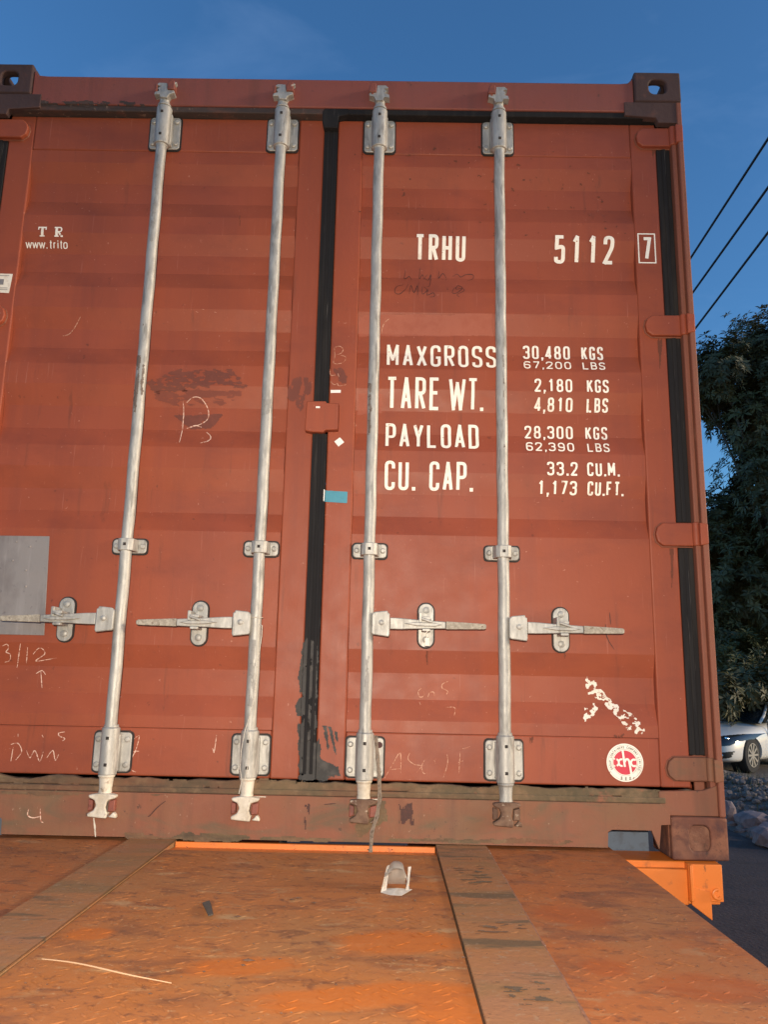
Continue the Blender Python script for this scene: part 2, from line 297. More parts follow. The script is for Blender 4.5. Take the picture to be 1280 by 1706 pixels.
# ------------------------------------------------------------------ stroke lettering
G = {
 'M': [[(0,0,0),(0,1,0),(.5,.3,0),(1,1,0),(1,0,0)]], 'A': [[(0,0,0),(.5,1,0),(1,0,0)], [(.17,.28,0),(.83,.28,0)]], 'X': [[(0,0),(1,1)], [(0,1),(1,0)]],
 'O': ['c', [(0,0),(0,1),(1,1),(1,0)]], 'G': [[(1,.76),(1,1),(0,1),(0,0),(1,0),(1,.45,0),(.55,.45)]],
 'R': [[(0,0,0),(0,1,0),(1,1),(1,.5),(0,.5,0)], [(.45,.5),(1,0)]], 'S': [[(1,.78),(1,1),(0,1),(0,.55),(1,.45),(1,0),(0,0),(0,.22)]],
 'T': [[(.5,0),(.5,1)], [(-.05,1),(1.05,1)]], 'E': [[(1,1,0),(0,1,0),(0,0,0),(1,0,0)], [(0,.52),(.85,.52)]], 'W': [[(-.12,1,0),(.18,0,0),(.5,.86,0),(.82,0,0),(1.12,1,0)]],
 'P': [[(0,0,0),(0,1,0),(1,1),(1,.46),(0,.46,0)]], 'Y': [[(0,1,0),(.5,.45,0),(1,1,0)], [(.5,.45),(.5,0)]], 'L': [[(0,1,0),(0,0,0),(1,0,0)]],
 'D': ['c', [(0,0,0),(0,1,0),(1,1),(1,0)]], 'C': [[(1,.76),(1,1),(0,1),(0,0),(1,0),(1,.24)]], 'U': [[(0,1),(0,0),(1,0),(1,1)]],
 'K': [[(0,0),(0,1)], [(1,1),(.02,.4)], [(.34,.6),(1.02,0)]], 'B': [[(0,.52,0),(0,1,0),(.93,1),(.93,.52),(0,.52,0)], [(0,.52,0),(0,0,0),(1,0),(1,.52),(0,.52,0)]],
 'F': [[(0,0,0),(0,1,0),(1,1,0)], [(0,.5),(.8,.5)]], 'H': [[(0,0),(0,1)], [(1,0),(1,1)], [(0,.5),(1,.5)]], 'I': [[(.5,0),(.5,1)]], 'N': [[(0,0,0),(0,1,0),(1,0,0),(1,1,0)]],
 '0': ['c', [(0,0),(0,1),(1,1),(1,0)]], '1': [[(.25,.8,0),(.62,1,0),(.62,0,0)]], '2': [[(0,.72),(0,1),(1,1),(1,.62),(0,0,0),(1.05,0,0)]],
 '3': [[(0,.8),(0,1),(1,1),(1,.54),(.35,.54,0)], [(.35,.54,0),(1,.54),(1,0),(0,0),(0,.2)]], '4': [[(.75,0,0),(.75,1,0),(0,.24,0),(1.1,.24,0)]],
 '5': [[(1,1,0),(.08,1,0),(.05,.56,0),(1,.62),(1,0),(0,0),(0,.2)]], '6': [[(1,.82),(1,1),(0,1),(0,0),(1,0),(1,.56),(.04,.56)]], '7': [[(0,1,0),(1,1,0),(.35,0,0)]],
 '8': ['c', [(.06,.52),(.06,1),(.94,1),(.94,.52)], 'c', [(0,.52),(0,0),(1,0),(1,.52)]], '9': [[(0,.18),(0,0),(1,0),(1,1),(0,1),(0,.44),(.96,.44)]],
 'w': [[(-.1,.7,0),(.2,0,0),(.5,.65,0),(.8,0,0),(1.1,.7,0)]], 't': [[(.5,.95),(.5,0),(.9,0)], [(.1,.7),(.95,.7)]], 'r': [[(.25,0),(.25,.7)], [(.25,.45),(.3,.68),(.9,.66)]],
 'i': [[(.5,0),(.5,.7)], [(.5,.86),(.5,.98)]], 'o': ['c', [(0,0),(0,.72),(1,.72),(1,0)]]}
def rounded(pts, rad, closed):
    out = []; n = len(pts)
    for i, p in enumerate(pts):
        rr = rad if len(p) < 3 else 0
        if rr == 0 or (not closed and i in (0, n-1)): out.append(Vector(p[:2])); continue
        a, b, c = Vector(pts[i-1][:2]), Vector(p[:2]), Vector(pts[(i+1) % n][:2])
        r1 = min(rr, (a-b).length*.5); r2 = min(rr, (c-b).length*.5); p0 = b+(a-b).normalized()*r1; p2 = b+(c-b).normalized()*r2
        for k in range(6): t = k/5; out.append(p0*(1-t)**2+b*2*t*(1-t)+p2*t*t)
    return out
_lay = [0]
def glyph(mb, ch, x, s0, w, h, th, mapf, slant=0):
    if ch == ' ': return
    if ch in '.,':
        ribbon2(mb, [(x+w*.35, s0), (x+w*.35, s0+th*1.1)], th*1.05, mapf)
        if ch == ',': ribbon2(mb, [(x+w*.35, s0+th*.2), (x+w*.2, s0-th*.9)], th*.7, mapf, off=.0002)
        return
    cl = False; k = 0; iw, ih = w-th, h-th
    for it in G[ch]:
        if it == 'c': cl = True; continue
        pts = [(p[0]*iw, p[1]*ih, *p[2:]) for p in it]
        q = rounded(pts, iw*.52, cl)
        q = [Vector((x+th/2+v.x+slant*v.y, s0+th/2+v.y)) for v in q]
        runs = []; cur = [q[0]]          # break at sharp corners: each leg its own stroke, ends overlapping
        if cl: runs = None
        else:
            for i in range(1, len(q)-1):
                d1, d2 = (q[i]-q[i-1]), (q[i+1]-q[i]); cur.append(q[i])
                if d1.length > 1e-6 and d2.length > 1e-6 and d1.normalized().dot(d2.normalized()) < .55:
                    cur[-1] = q[i]+d1.normalized()*th*.42; runs.append(cur); cur = [q[i]-d2.normalized()*th*(.42 if abs(d1.normalized().dot(d2.normalized())) < .3 else .1)]
            cur.append(q[-1]); runs.append(cur)
        if runs is None: ribbon2(mb, q, th, mapf, True, off=k*.0002); k += 1
        else:
            for r_ in runs: ribbon2(mb, r_, th, mapf, False, off=k*.0002); k += 1
        cl = False
def text(mb, s, x0, x1, z0, z1, th=.125, narrow=.72, mapf=doormap, slant=0):
    """fit string between x0 and x1; z0/z1 = bottom/top on the door"""
    a, b = z2s(z0), z2s(z1); h = b-a; n = len(s)
    wt = [(.45 if c in '.,' else .55 if c == ' ' else .8 if c in 'I' else 1.4 if c == 'W' else 1.15 if c == 'M' else 1) for c in s]
    pitch = (x1-x0)/(sum(wt)-(1-narrow)*wt[-1]); x = x0
    for c, q in zip(s, wt): glyph(mb, c, x, a, pitch*q*narrow, h, h*th, mapf, slant); x += pitch*q
# chalk strokes given as photo pixels on the container's end
def strokes(name, mt, lines, wd, parent):
    cl = []
    for ln in lines:                     # strokes that touch or nearly touch form one mark
        bb = [min(p[0] for p in ln)-5, max(p[0] for p in ln)+5, min(p[1] for p in ln)-5, max(p[1] for p in ln)+5]; mem = [ln]
        for c in cl[:]:
            b2 = c[0]
            if bb[0] < b2[1] and b2[0] < bb[1] and bb[2] < b2[3] and b2[2] < bb[3]:
                bb = [min(bb[0], b2[0]), max(bb[1], b2[1]), min(bb[2], b2[2]), max(bb[3], b2[3])]; mem += c[1]; cl.remove(c)
        cl.append((bb, mem))
    if len(cl) > 1:
        for c in cl: strokes(name, mt, c[1], wd, parent)
        return
    mb = MB(); k = 0
    for ln in lines:
        pts = [S(*p) for p in ln]
        if len(pts) > 2:                   # smooth
            q = []
            for i in range(len(pts)-1):
                p0, p1, p2, p3 = pts[max(i-1, 0)], pts[i], pts[i+1], pts[min(i+2, len(pts)-1)]
                for j in range(5):
                    t = j/5; q.append(.5*((2*p1)+(p2-p0)*t+(2*p0-5*p1+4*p2-p3)*t*t+(3*p1-p0-3*p2+p3)*t**3))
            pts = q+[pts[-1]]
        k += 1; sd = k
        def mf(x, z, off): return (x, surf(x, z)-.0012-off, z)
        wf = lambda t, sd=sd: wd*(.45+.55*math.sin(math.pi*min(1, t*.95+.04)))*(1+.35*noise.noise(Vector((t*9, sd*3.1, 0))))
        ribbon2(mb, [(p.x, p.z) for p in pts], wf, mf, off=.00012*(k % 4))
    return mb.build(name, mt, parent, smooth=False)
def inside(poly, x, z):
    c = False; n = len(poly)
    for i in range(n):
        (x1, z1), (x2, z2) = poly[i], poly[i-1]
        if (z1 > z) != (z2 > z) and x < (x2-x1)*(z-z1)/(z2-z1)+x1: c = not c
    return c
def edist(poly, x, z):
    d = 9; n = len(poly); p = Vector((x, z))
    for i in range(n):
        a, b = Vector(poly[i]), Vector(poly[i-1]); ab = b-a; t = max(0, min(1, (p-a).dot(ab)/max(1e-9, ab.length_squared))); d = min(d, (p-a-ab*t).length)
    return d
def patch(name, mt, pxpoly, parent, thr=0., scl=(60, 60), cell=.0022, edge=.012, off=.0009, seed=0, world=None, yfun=None, flat=None):
    """broken, noise-eaten film of paint/dirt/paper lying on the container's end (or on the deck when flat=z)"""
    if flat is not None: poly = world or [tuple(onZ(u, v, flat)[:2]) for u, v in pxpoly]
    else: poly = world or [(S(u, v).x, S(u, v).z) for u, v in pxpoly]
    xs = [p[0] for p in poly]; zs = [p[1] for p in poly]; mb = MB(); idx = {}
    nx = int((max(xs)-min(xs)+.02)/cell); nz = int((max(zs)-min(zs)+.02)/cell); x0, z0 = min(xs)-.01, min(zs)-.01
    def vid(i, j):
        if (i, j) not in idx:
            x, z = x0+i*cell, z0+j*cell
            x += cell*.45*noise.noise(Vector((i*.9, j*.9, seed))); z += cell*.45*noise.noise(Vector((i*.9, j*.9, seed+7)))
            if flat is not None: mb.v.append((x, z, flat+off))
            else: mb.v.append((x, (yfun(x, z) if yfun else surf(x, z))-off, z))
            idx[(i, j)] = len(mb.v)-1
        return idx[(i, j)]
    for i in range(nx):
        for j in range(nz):
            x, z = x0+(i+.5)*cell, z0+(j+.5)*cell
            if not inside(poly, x, z): continue
            d = min(1, edist(poly, x, z)/edge)
            v = noise.fractal(Vector((x*scl[0], z*scl[1], seed*3.3)), 1.0, 2.0, 4)*.9 + (d-.75)*.9
            if v > thr: mb.f.append((vid(i, j), vid(i+1, j), vid(i+1, j+1), vid(i, j+1)))
    return mb.build(name, mt, parent, smooth=False)

# ================================================================== SHIPPING CONTAINER
box = empty('shipping_container', (0, 0, 0), 'rust-red steel shipping container with two closed doors, resting on the orange chassis', 'shipping container')
HW, LEN, TOP = 1.219, 6.058, 2.591
def plate_hole(mb, o, ux, uz, un, w, h, t, hw, hh, rad):   # plate centred at o with a rounded hole
    seg = 8; outer = []; inner = []
    n = 4*(seg+1)
    inn = rrect(-hw, hw, -hh, hh, rad, seg)
    for x, z in inn:
        k = max(abs(x)/(w/2), abs(z)/(h/2)); a, b = x/k, z/k; outer.append((a, b))
    # snap nearest to corners
    for cx, cz in ((w/2, h/2), (-w/2, h/2), (-w/2, -h/2), (w/2, -h/2)):
        i = min(range(len(outer)), key=lambda i: (outer[i][0]-cx)**2+(outer[i][1]-cz)**2); outer[i] = (cx, cz)
    V = []
    for lst, d in ((outer, 0), (inn, 0), (outer, t), (inn, t)): V += [o+ux*a+uz*b+un*d for a, b in lst]
    N = len(inn); F = []
    for i in range(N):
        j = (i+1) % N
        F += [(i, j, N+j, N+i), (2*N+i, 3*N+i, 3*N+j, 2*N+j), (N+i, N+j, 3*N+j, 3*N+i), (i, 2*N+i, 2*N+j, j)]
    mb.add(V, F)
X, Y, Z = Vector((1, 0, 0)), Vector((0, 1, 0)), Vector((0, 0, 1))
def casting(sx, top, back, m):
    mb = MB(); z0, z1 = (TOP-.118, TOP) if top else (0, .118); w = .162; t = .026
    xc = sx*(HW-w/2); zc = (z0+z1)/2; y0 = 0 if not back else LEN-.178; L = .178
    yf = y0 if not back else y0+L
    plate_hole(mb, Vector((xc, yf, zc)), X, Z, Y*(1 if not back else -1), w-.001, .116, t, .030, .028 if top else .036, .020)
    plate_hole(mb, Vector((sx*(HW-.0002), y0+L/2, zc)), Y, Z, X*(-sx), L-.003, .1155, t*.98, .036, .036, .02)
    zt = z1 if top else z0
    plate_hole(mb, Vector((xc, y0+L/2, zt)), X, Y, Z*(-1 if top else 1), w-.0045, L-.0045, t, .034, .050, .03)
    xi = sx*(HW-w); mb.box(min(xi, xi+sx*.012), max(xi, xi+sx*.012), y0+t+.001, y0+L-.001, z0+.001, z1-.001)
    zi = z0 if top else z1-.01; mb.box(xc-w/2+.002, xc+w/2-.002, y0+.002, y0+L-.002, zi, zi+.01)
    yb = y0+L if not back else y0; mb.box(xc-w/2+.013, xc+w/2-.003, min(yb, yb-.012 if not back else yb+.012), max(yb, yb-.012 if not back else yb+.012)-.001, z0+.011 if top else z0+t+.001, z1-t-.001 if top else z1-.011)
    if not top:
        V = rrect(-.029, .029, -.035, .035, .019, 6); pl_ = MB(); pl_.prism([(xc+a, zc+b) for a, b in V], yf+(.007 if not back else -.007), yf+(.02 if not back else -.02)); pl_.build('packed_dirt', M['dirtpack'], box)
        V = rrect(-.035, .035, -.035, .035, .019, 6); pl_ = MB(); pl_.add([(sx*(HW-.007), y0+L/2+a, zc+b) for a, b in V], [tuple(range(len(V)))]); pl_.build('packed_dirt', M['dirtpack'], box)
    return mb.build('corner_casting', m, box, bevel=.005 if top else .009, seg=3)
for sx in (1, -1):
    for bk in (False, True):
        casting(sx, True, bk, M['dim_rust_top']); casting(sx, False, bk, M['rust_dark'])
# header with shaped ends
hd = MB()
xe = HW-.162
hd.prism([(-xe+.001, 2.437), (xe-.001, 2.437), (xe-.001, 2.572), (xe-.02, 2.552), (xe-.05, 2.549), (-xe+.05, 2.549), (-xe+.02, 2.552), (-xe+.001, 2.572)], .008, .06)
hd.box(-xe+.001, xe-.001, .0605, .10, 2.40, 2.545)
hd.build('door_header', M['paint_dull'], box, bevel=.004)
# corner plates under the top castings, dirt and dimmer light mixed into their colour
for sx in (1, -1):
    MB().prism([(sx*a, b) for a, b in ((1.058, 2.4725), (1.2165, 2.4725), (1.2165, 2.392), (1.135, 2.392), (1.128, 2.412), (1.02, 2.420), (1.02, 2.4725))], .004, .03).build('gusset_plate', M['dim_rust_top'], box, bevel=.002)
# sill with fork/tie notches at both ends
sl = MB()
sl.prism([(-xe+.002, .122), (-xe+.002, .096), (-1.028, .094), (-1.02, .030), (-1.019, .0301), (-1.0, .079), (-.886, .079), (-.875, .072), (-.873, .030), (.873, .030), (.875, .072), (.886, .079), (1.0, .079), (1.019, .0301), (1.02, .030), (1.028, .094), (xe-.002, .096), (xe-.002, .122), (1.03, .152), (-1.03, .152)], 0, .012)
sl.box(-1.03, 1.03, .0122, .16, .135, .1515)
sl.build('door_sill', M['sill'], box, bevel=.0025)
MB().box(-1.048, 1.048, .009, .14, .1518, .168).build('threshold', M['mud'], box, bevel=.003)
for sx in (1, -1):
    MB().box(*sorted((sx*.860, sx*.874)), .013, .17, .032, .134).build('notch_cheek', M['orange'], box, bevel=.002)
    MB().box(*sorted((sx*.8745, sx*1.04)), .165, .175, -.01, .134).build('skylit_gap_sheet', M['skylit_blue'], box)  # sheet behind the see-through notch, its skylit blue-grey painted on
# side posts
for sx in (1, -1):
    p = MB()
    p.box(*sorted((sx*1.199, sx*HW*.9985)), .001, .155, .118, TOP-.1185)
    p.box(*sorted((sx*1.182, sx*1.1988)), .016, .05, .19, 2.392)
    p.box(*sorted((sx*1.150, sx*1.1815)), .055, .065, .15, 2.44)
    p.build('corner_post', M['post'], box, bevel=.004)
    MB().prism([(sx*a, b) for a, b in ((1.03, .1185), (1.2, .1185), (1.2, .205), (1.16, .190), (1.03, .186))], .0125, .03).build('post_foot', M['sill'], box, bevel=.003)
    MB().box(*sorted((sx*1.13, sx*HW*.998)), LEN-.15, LEN-.001, .118, TOP-.118).build('corner_post', M['post'], box, bevel=.004)
    MB().box(*sorted((sx*1.16, sx*1.2175)), .179, LEN-.179, 2.50, 2.56).build('top_side_rail', M['paint'], box, bevel=.004)
    MB().box(*sorted((sx*1.16, sx*1.2175)), .179, LEN-.179, .02, .17).build('bottom_side_rail', M['paint'], box, bevel=.004)
    c = MB(); y = .156; V = []; k = 0
    while y < LEN-.15:
        for d, dx in ((0, 0), (.072, 0), (.14, .036), (.21, .036)):
            if y+d < LEN-.15: V.append((sx*(1.213-dx), y+d))
        y += .278
    c.add([(x, y, z) for x, y in V for z in (.17, 2.50)], [(2*i, 2*i+2, 2*i+3, 2*i+1) for i in range(len(V)-1)])
    wl = c.build('side_wall', M['paint'], box, smooth=False)
    md = wl.modifiers.new('thick', 'SOLIDIFY'); md.thickness = .002
MB().box(-1.16, 1.16, .1, LEN-.05, 2.556, 2.562).build('roof_panel', M['paint'], box)
MB().box(-1.16, 1.16, LEN-.06, LEN-.03, .03, 2.54).build('front_wall', M['paint'], box)
MB().box(-1.159, 1.159, .18, LEN-.061, .12, .148).build('floor', M['chassis'], box)

# ------------------------------------------------------------------ doors
def door(sx):
    d = MB()
    d.box(*sorted((sx*.024, sx*.1115)), YF, YF+.05, .193, 2.414)
    d.box(*sorted((sx*1.0475, sx*1.136)), YF, YF+.05, .193, 2.414)
    d.box(*sorted((sx*.1117, sx*1.0473)), YF, YF+.05, 2.2815, 2.4138)
    d.box(*sorted((sx*.1117, sx*1.0473)), YF, YF+.05, .1932, .3325)
    o = d.build('door', M['paint'], box, bevel=.005, seg=3)
    o['label'] = 'right-hand door with the white weight lettering' if sx > 0 else 'left-hand door with the grey plate and trapezoid stain'
    p = MB(); xs = [.112, .3, .5, .7, .9, 1.047]; zs = []
    for (a, ya), (b, yb) in zip(PROF, PROF[1:]):
        if b-a < 1e-6: continue
        n = 1 if abs(ya-yb) > 1e-6 else max(1, int((b-a)/.06))
        zs += [a+(b-a)*k/n for k in range(n)]
    zs.append(2.281)
    rn = random.Random(3 if sx > 0 else 4)
    V = []
    for z in zs:
        for i in range(25):
            x = .112+(1.047-.112)*i/24; dent = .0016*noise.noise(Vector((x*4*sx, z*3.1, 5+sx)))*min(1, i, 24-i)
            V.append((sx*x, prof(z)+dent, z))
    p.add(V, [(j*25+i, j*25+i+1, (j+1)*25+i+1, (j+1)*25+i) for j in range(len(zs)-1) for i in range(24)])
    pn = p.build('door_panel', M['paint'], o, bevel=.0025, seg=2); shade(pn, 16)
    # hinges: blade on the door leaf, knuckle and lug on the post
    for zc, hh in ((2.352, .036), (1.650, .036), (.950, .037), (.248, .034)):
        h = MB(); x0, x1 = 1.063, 1.187
        pts = [(x1, zc+hh), (x0+.022, zc+hh*.96), (x0+.006, zc+hh*.6), (x0, zc), (x0+.005, zc-hh*.62), (x0+.022, zc-hh), (x1, zc-hh)]
        h.prism([(sx*a, b) for a, b in pts], .024, .0425)
        h.tube([(sx*1.187, .022, zc-hh), (sx*1.187, .022, zc+hh)], .0115, 12)
        h.prism([(sx*a, b) for a, b in ((1.1915, zc+hh*.9), (1.2165, zc+hh*.8), (1.2165, zc-hh*.9), (1.1915, zc-hh*1.05))], -.002, .02)
        h.build('hinge', M['paint'] if zc > .5 else M['sill'], o, bevel=.0035, seg=3)
        w_ = MB(); w_.tube([(sx*a, .0425, b) for a, b in pts[:]], .0035, 6); w_.build('weld_bead', M['post'], o)
    # side gasket
    g = MB()
    for a, b in ((.287, .909), (.991, 1.611), (1.689, 2.313)):
        g.prism([(sx*1.1365, a), (sx*1.1815, a), (sx*1.1815, b), (sx*1.1365, b)], .0405, .054)
        g.box(*sorted((sx*1.152, sx*1.166)), .036, .0404, a, b)
    g.build('side_gasket', M['rubber'], o, bevel=.003)
    g = MB(); g.box(*sorted((sx*.024, sx*1.135)), .0125, .058, 2.4150, 2.4365); g.build('top_gasket', M['rubber'] if sx > 0 else M['rubber_rust'], o, bevel=.003)
    g = MB(); n = 80; V = []
    for i in range(n+1):
        x = .03+1.10*i/n; V.append((sx*x, .1885+.011*noise.noise(Vector((x*9, sx*3, 1)))+.004*noise.noise(Vector((x*40, sx, 1)))))
    g.prism([(v[0], .1685) for v in V]+[(v[0], v[1]) for v in reversed(V)], .0205, .0425)
    g.build('bottom_gasket', M['mud'], o, bevel=.003)
    return o
DR, DL = door(1), door(-1)
g = MB(); g.box(-.0235, .0235, .034, .05, .21, 1.259); g.box(-.0235, .0235, .034, .05, 1.363, 2.434)
for a, b in ((.21, 1.259), (1.363, 2.434)): g.box(-.013, -.003, .030, .0338, a, b); g.box(.006, .016, .031, .0338, a, b)
g.build('centre_gasket', M['rubber'], box, bevel=.002)
g = MB(); g.prism([(-.0238, 2.4362), (-.030, 2.425), (-.031, 2.39), (-.0238, 2.36), (.0238, 2.36), (.027, 2.405), (.06, 2.4145), (.06, 2.4362)], .010, .0425)
g.build('gasket_corner', M['rubber'], box, bevel=.003)
# smeared black sealant at the foot of the centre gasket
patch('sealant_smear', M['tar'], None, box, thr=-.15, scl=(35, 35), world=[(-.034, .19), (-.034, .30), (-.045, .36), (-.042, .52), (-.032, .60), (-.02, .62), (.022, .60), (.026, .45), (.028, .35), (.045, .27), (.06, .245), (.095, .235), (.10, .20), (.06, .185)], yfun=lambda x, z: .034 if abs(x) < .0255 else (.0425 if z > .19 else .024), seed=2)
patch('sealant_smear', M['tar'], [(536, 1208), (545, 1208), (549, 1245), (546, 1250)], box, thr=-.3, edge=.003, seed=3)
patch('sealant_smear', M['tar'], [(546, 1210), (554, 1210), (561, 1258), (557, 1252)], box, thr=-.3, edge=.003, seed=4)
patch('sealant_smear', M['tar'], [(556, 1216), (562, 1218), (564, 1240), (559, 1232)], box, thr=-.3, edge=.003, seed=5)
# customs lock plate bridging the gasket
lp = MB(); lp.prism([(-.047, 1.263), (-.045, 1.362), (.018, 1.363), (.019, 1.357), (.060, 1.357), (.060, 1.268), (.020, 1.266), (.012, 1.258), (-.03, 1.259)], .014, .0425)
lp.build('customs_catch_plate', M['paint'], box, bevel=.004)

# ------------------------------------------------------------------ locking bars
def locking_bar(x, side, rust=None, zc=.655, end=.0):
    """side: +1 handle to the right, -1 to the left"""
    yb = .004
    b = MB(); n = 40
    b.tube([(x+.0008*math.sin(i*1.3), yb, .20+(2.27-.20)*i/n) for i in range(n+1)], [.0178+.0005*noise.noise(Vector((x*9, i*.9, 0))) for i in range(n+1)], 20)
    bar = b.build('locking_bar', M['galv'], box)
    # necks
    nk = MB(); nk.tube([(x, yb, 2.425), (x, yb, 2.432), (x, yb, 2.434), (x, yb-.001, 2.452), (x, yb-.002, 2.462)], [.023, .023, .0185, .0165, .020], 16)
    cg = [(-.010, 2.468), (-.014, 2.480), (-.033, 2.478), (-.030, 2.490), (-.016, 2.494), (-.022, 2.504), (-.012, 2.512), (-.028, 2.517), (-.018, 2.526), (.010, 2.525), (.012, 2.505), (.022, 2.497), (.036, 2.496), (.038, 2.486), (.020, 2.480), (.014, 2.466)]
    if side*1 and x > 0: cg = [(-a, c) for a, c in reversed(cg)]
    nk.prism([(x+a, c-.020) for a, c in cg], yb-.024, yb+.006)
    ax = .032 if x < 0 else -.032
    nk.prism([(x+ax*.9-.006, 2.497), (x+ax*.9+.008, 2.497), (x+ax*1.2+.006, 2.507), (x+ax*1.0, 2.509)], yb-.026, yb-.006)
    nk.build('locking_cam', M['galv'], bar, bevel=.0035, seg=3)
    kp = MB(); kx = x+(.026 if x < 0 else -.026)
    kp.prism([(kx-.013, 2.476), (kx+.013, 2.476), (kx+.011, 2.510), (kx-.006, 2.514), (kx-.012, 2.494)], yb-.030, yb+.004); kp.build('cam_keeper', M['keeper'], bar, bevel=.003, seg=3); kp = MB(); kp.prism([(x-.032, 2.47), (x-.022, 2.47), (x-.022, 2.50), (x-.032, 2.498)], -.022, .0075)
    kp.build('cam_keeper', M['keeper'], bar, bevel=.003, seg=3)
    em = {None: M['cream'], 'rust': M['galv_rust'], 'muddy': M['galv_rust']}[rust]
    nk = MB(); nk.tube([(x, yb, .20), (x, yb, .195), (x, yb, .192), (x, yb, .158), (x, yb, .146)], [.024, .024, .0205, .018, .021], 16)
    nk.build('bar_neck', M['galv'] if rust == 'rust' else M['cream'], bar, bevel=.002)
    cg = [(-.014, .150), (-.040, .146), (-.038, .138), (-.022, .132), (-.016, .118), (-.022, .104), (-.040, .094), (-.038, .086), (.016, .082), (.018, .096), (.012, .112), (.016, .132), (.038, .138), (.040, .146), (.018, .150)]
    nk = MB(); nk.prism([(x+a, c) for a, c in cg], yb-.026, yb+.004)
    nk.prism([(x+.020, .086), (x+.044, .083), (x+.042, .094), (x+.034, .100), (x+.028, .092)], yb-.024, -.0005)
    nk.build('locking_cam', em, bar, bevel=.0035, seg=3)
    kp = MB(); kp.prism([(x+.018, .100), (x+.038, .102), (x+.038, .134), (x+.020, .130)], -.020, -.0005); kp.build('cam_keeper', M['keeper'] if rust != 'rust' else M['galv_rust'], bar, bevel=.003, seg=3); kp = MB(); kp.prism([(x-.040, .100), (x-.026, .105), (x-.026, .13), (x-.040, .135)], -.018, -.0005)
    kp.build('cam_keeper', M['keeper'] if rust != 'rust' else M['galv_rust'], bar, bevel=.003, seg=3)
    # guide brackets: top, low (tall) and middle (short)
    def bracket(z0, z1, tall, hw=.053):
        bk = MB(); bk.prism(rrect(x-hw, x+hw, z0, z1, .012), YF-.010, YF-.0045)
        if tall:
            bk.tube([(x, yb+.004, z0-.012), (x, yb+.004, z0-.006), (x, yb+.004, z0-.005), (x, yb+.004, z1+.014), (x, yb+.004, z1+.016), (x, yb+.004, z1+.024)], [.0205, .0205, .0265, .0265, .0215, .0215], 20)
            bk.box(x-.028, x+.028, yb+.006, YF-.0102, z0+.004, z1-.004)
        else:
            pp = [(x-.030, YF-.0102), (x-.024, yb-.012), (x-.012, yb-.021), (x+.012, yb-.021), (x+.024, yb-.012), (x+.030, YF-.0102)]
            V = [(a, b_, z) for z in (z0+.003, z1-.003) for a, b_ in pp]; N = 6
            bk.add(V, [tuple(range(N)), tuple(range(2*N-1, N-1, -1))]+[(i, i+1, N+i+1, N+i) for i in range(N-1)]+[(0, N, 2*N-1, N-1)])
        ob = bk.build('guide_bracket', M['galv'], bar, bevel=.0025, seg=3)
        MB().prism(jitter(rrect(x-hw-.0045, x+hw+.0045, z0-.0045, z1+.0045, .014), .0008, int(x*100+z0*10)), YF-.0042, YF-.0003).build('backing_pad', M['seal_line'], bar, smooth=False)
        bz = (z0+.02, z1-.02) if tall else ((z0+z1)/2,)
        for sxx in (-1, 1):
            for zz in bz: bt = MB(); bt.tube([(x+sxx*(hw-.012), YF-.0105, zz), (x+sxx*(hw-.012), YF-.015, zz), (x+sxx*(hw-.012), YF-.0175, zz)], [.0085, .0085, .005], 12); bt.build('bolt', M['galv'], bar)
        hz = (z0+.024, z1-.014) if tall else ((z0+z1)/2,)
        for zz in hz: hl = MB(); hl.box(x-.0045, x+.0045, yb-.0245 if tall else yb-.0222, yb-.018, zz-.0045, zz+.0045); hl.build('bracket_hole', M['seal_line'], bar, bevel=.001)
    bracket(2.283, 2.408, True); bracket(.205, .318, True, .0555); bracket(.858, .902, False)
    # handle: hub plate, tapered bar, retainer
    s = side; hub = MB(); hub.prism([(x+s*a, c) for a, c in ((.012, zc-.030), (.016, zc-.036), (.064, zc-.042), (.067, zc-.034), (.066, zc+.028), (.060, zc+.030), (.060, zc+.036), (.020, zc+.032), (.012, zc+.024))], yb-.026, yb-.012)
    hub.box(*sorted((x+s*.020, x+s*.062)), yb-.0118, yb+.008, zc-.03, zc+.024)
    hb = hub.build('handle_hub', M['galv'], bar, bevel=.003, seg=3)
    bt = MB(); bt.tube([(x+s*.042, yb-.0262, zc), (x+s*.042, yb-.031, zc), (x+s*.042, yb-.034, zc)], [.0085, .0085, .004], 12); bt.build('bolt', M['galv'], bar)
    xe_ = .355; drop = -.006
    hn = MB(); L = [(.0672, .017), (.10, .0165), (.17, .0125), (.22, .011), (.235, .0105)]
    up = [(x+s*a, zc+drop*(a/.355)+h) for a, h in L]; dn = [(x+s*a, zc+drop*(a/.355)-h*1.05) for a, h in reversed(L)]
    hn.prism(up+dn, yb-.024, yb-.014)
    hn.prism([(x+s*a, zc+drop*(a/.355)+c) for a, c in ((.11, .0), (.15, .006), (.20, .0052), (.225, .0), (.20, -.006), (.15, -.006))], yb-.032, yb-.0245)
    h_ = hn.build('handle', M['galv'], bar, bevel=.0025, seg=3)
    gp = MB(); gp.prism([(x+s*a, zc+drop*(a/.355)+c) for a, c in ((.2355, .0115), (.30, .0095), (.352, .0078), (.357, .004), (.356, -.006), (.350, -.0085), (.29, -.0105), (.2355, -.0125))], yb-.0255, yb-.0125)
    gp.build('handle_grip', M['worn_grip'], bar, bevel=.002, seg=3)
    xc = x+s*.178; rt = MB(); rt.prism(rrect(xc-.0235, xc+.0235, zc-.069, zc+.064, .0225, 7), YF-.011, YF-.0045)
    rt.prism(rrect(xc-.016, xc+.012, zc+.010, zc+.020, .004), yb-.034, YF-.0112); rt.prism(rrect(xc-.014, xc+.010, zc-.024, zc-.016, .003), yb-.034, YF-.0112)
    rt.prism(rrect(xc-.024, xc-.014, zc+.002, zc+.032, .003), yb-.030, YF-.0112)
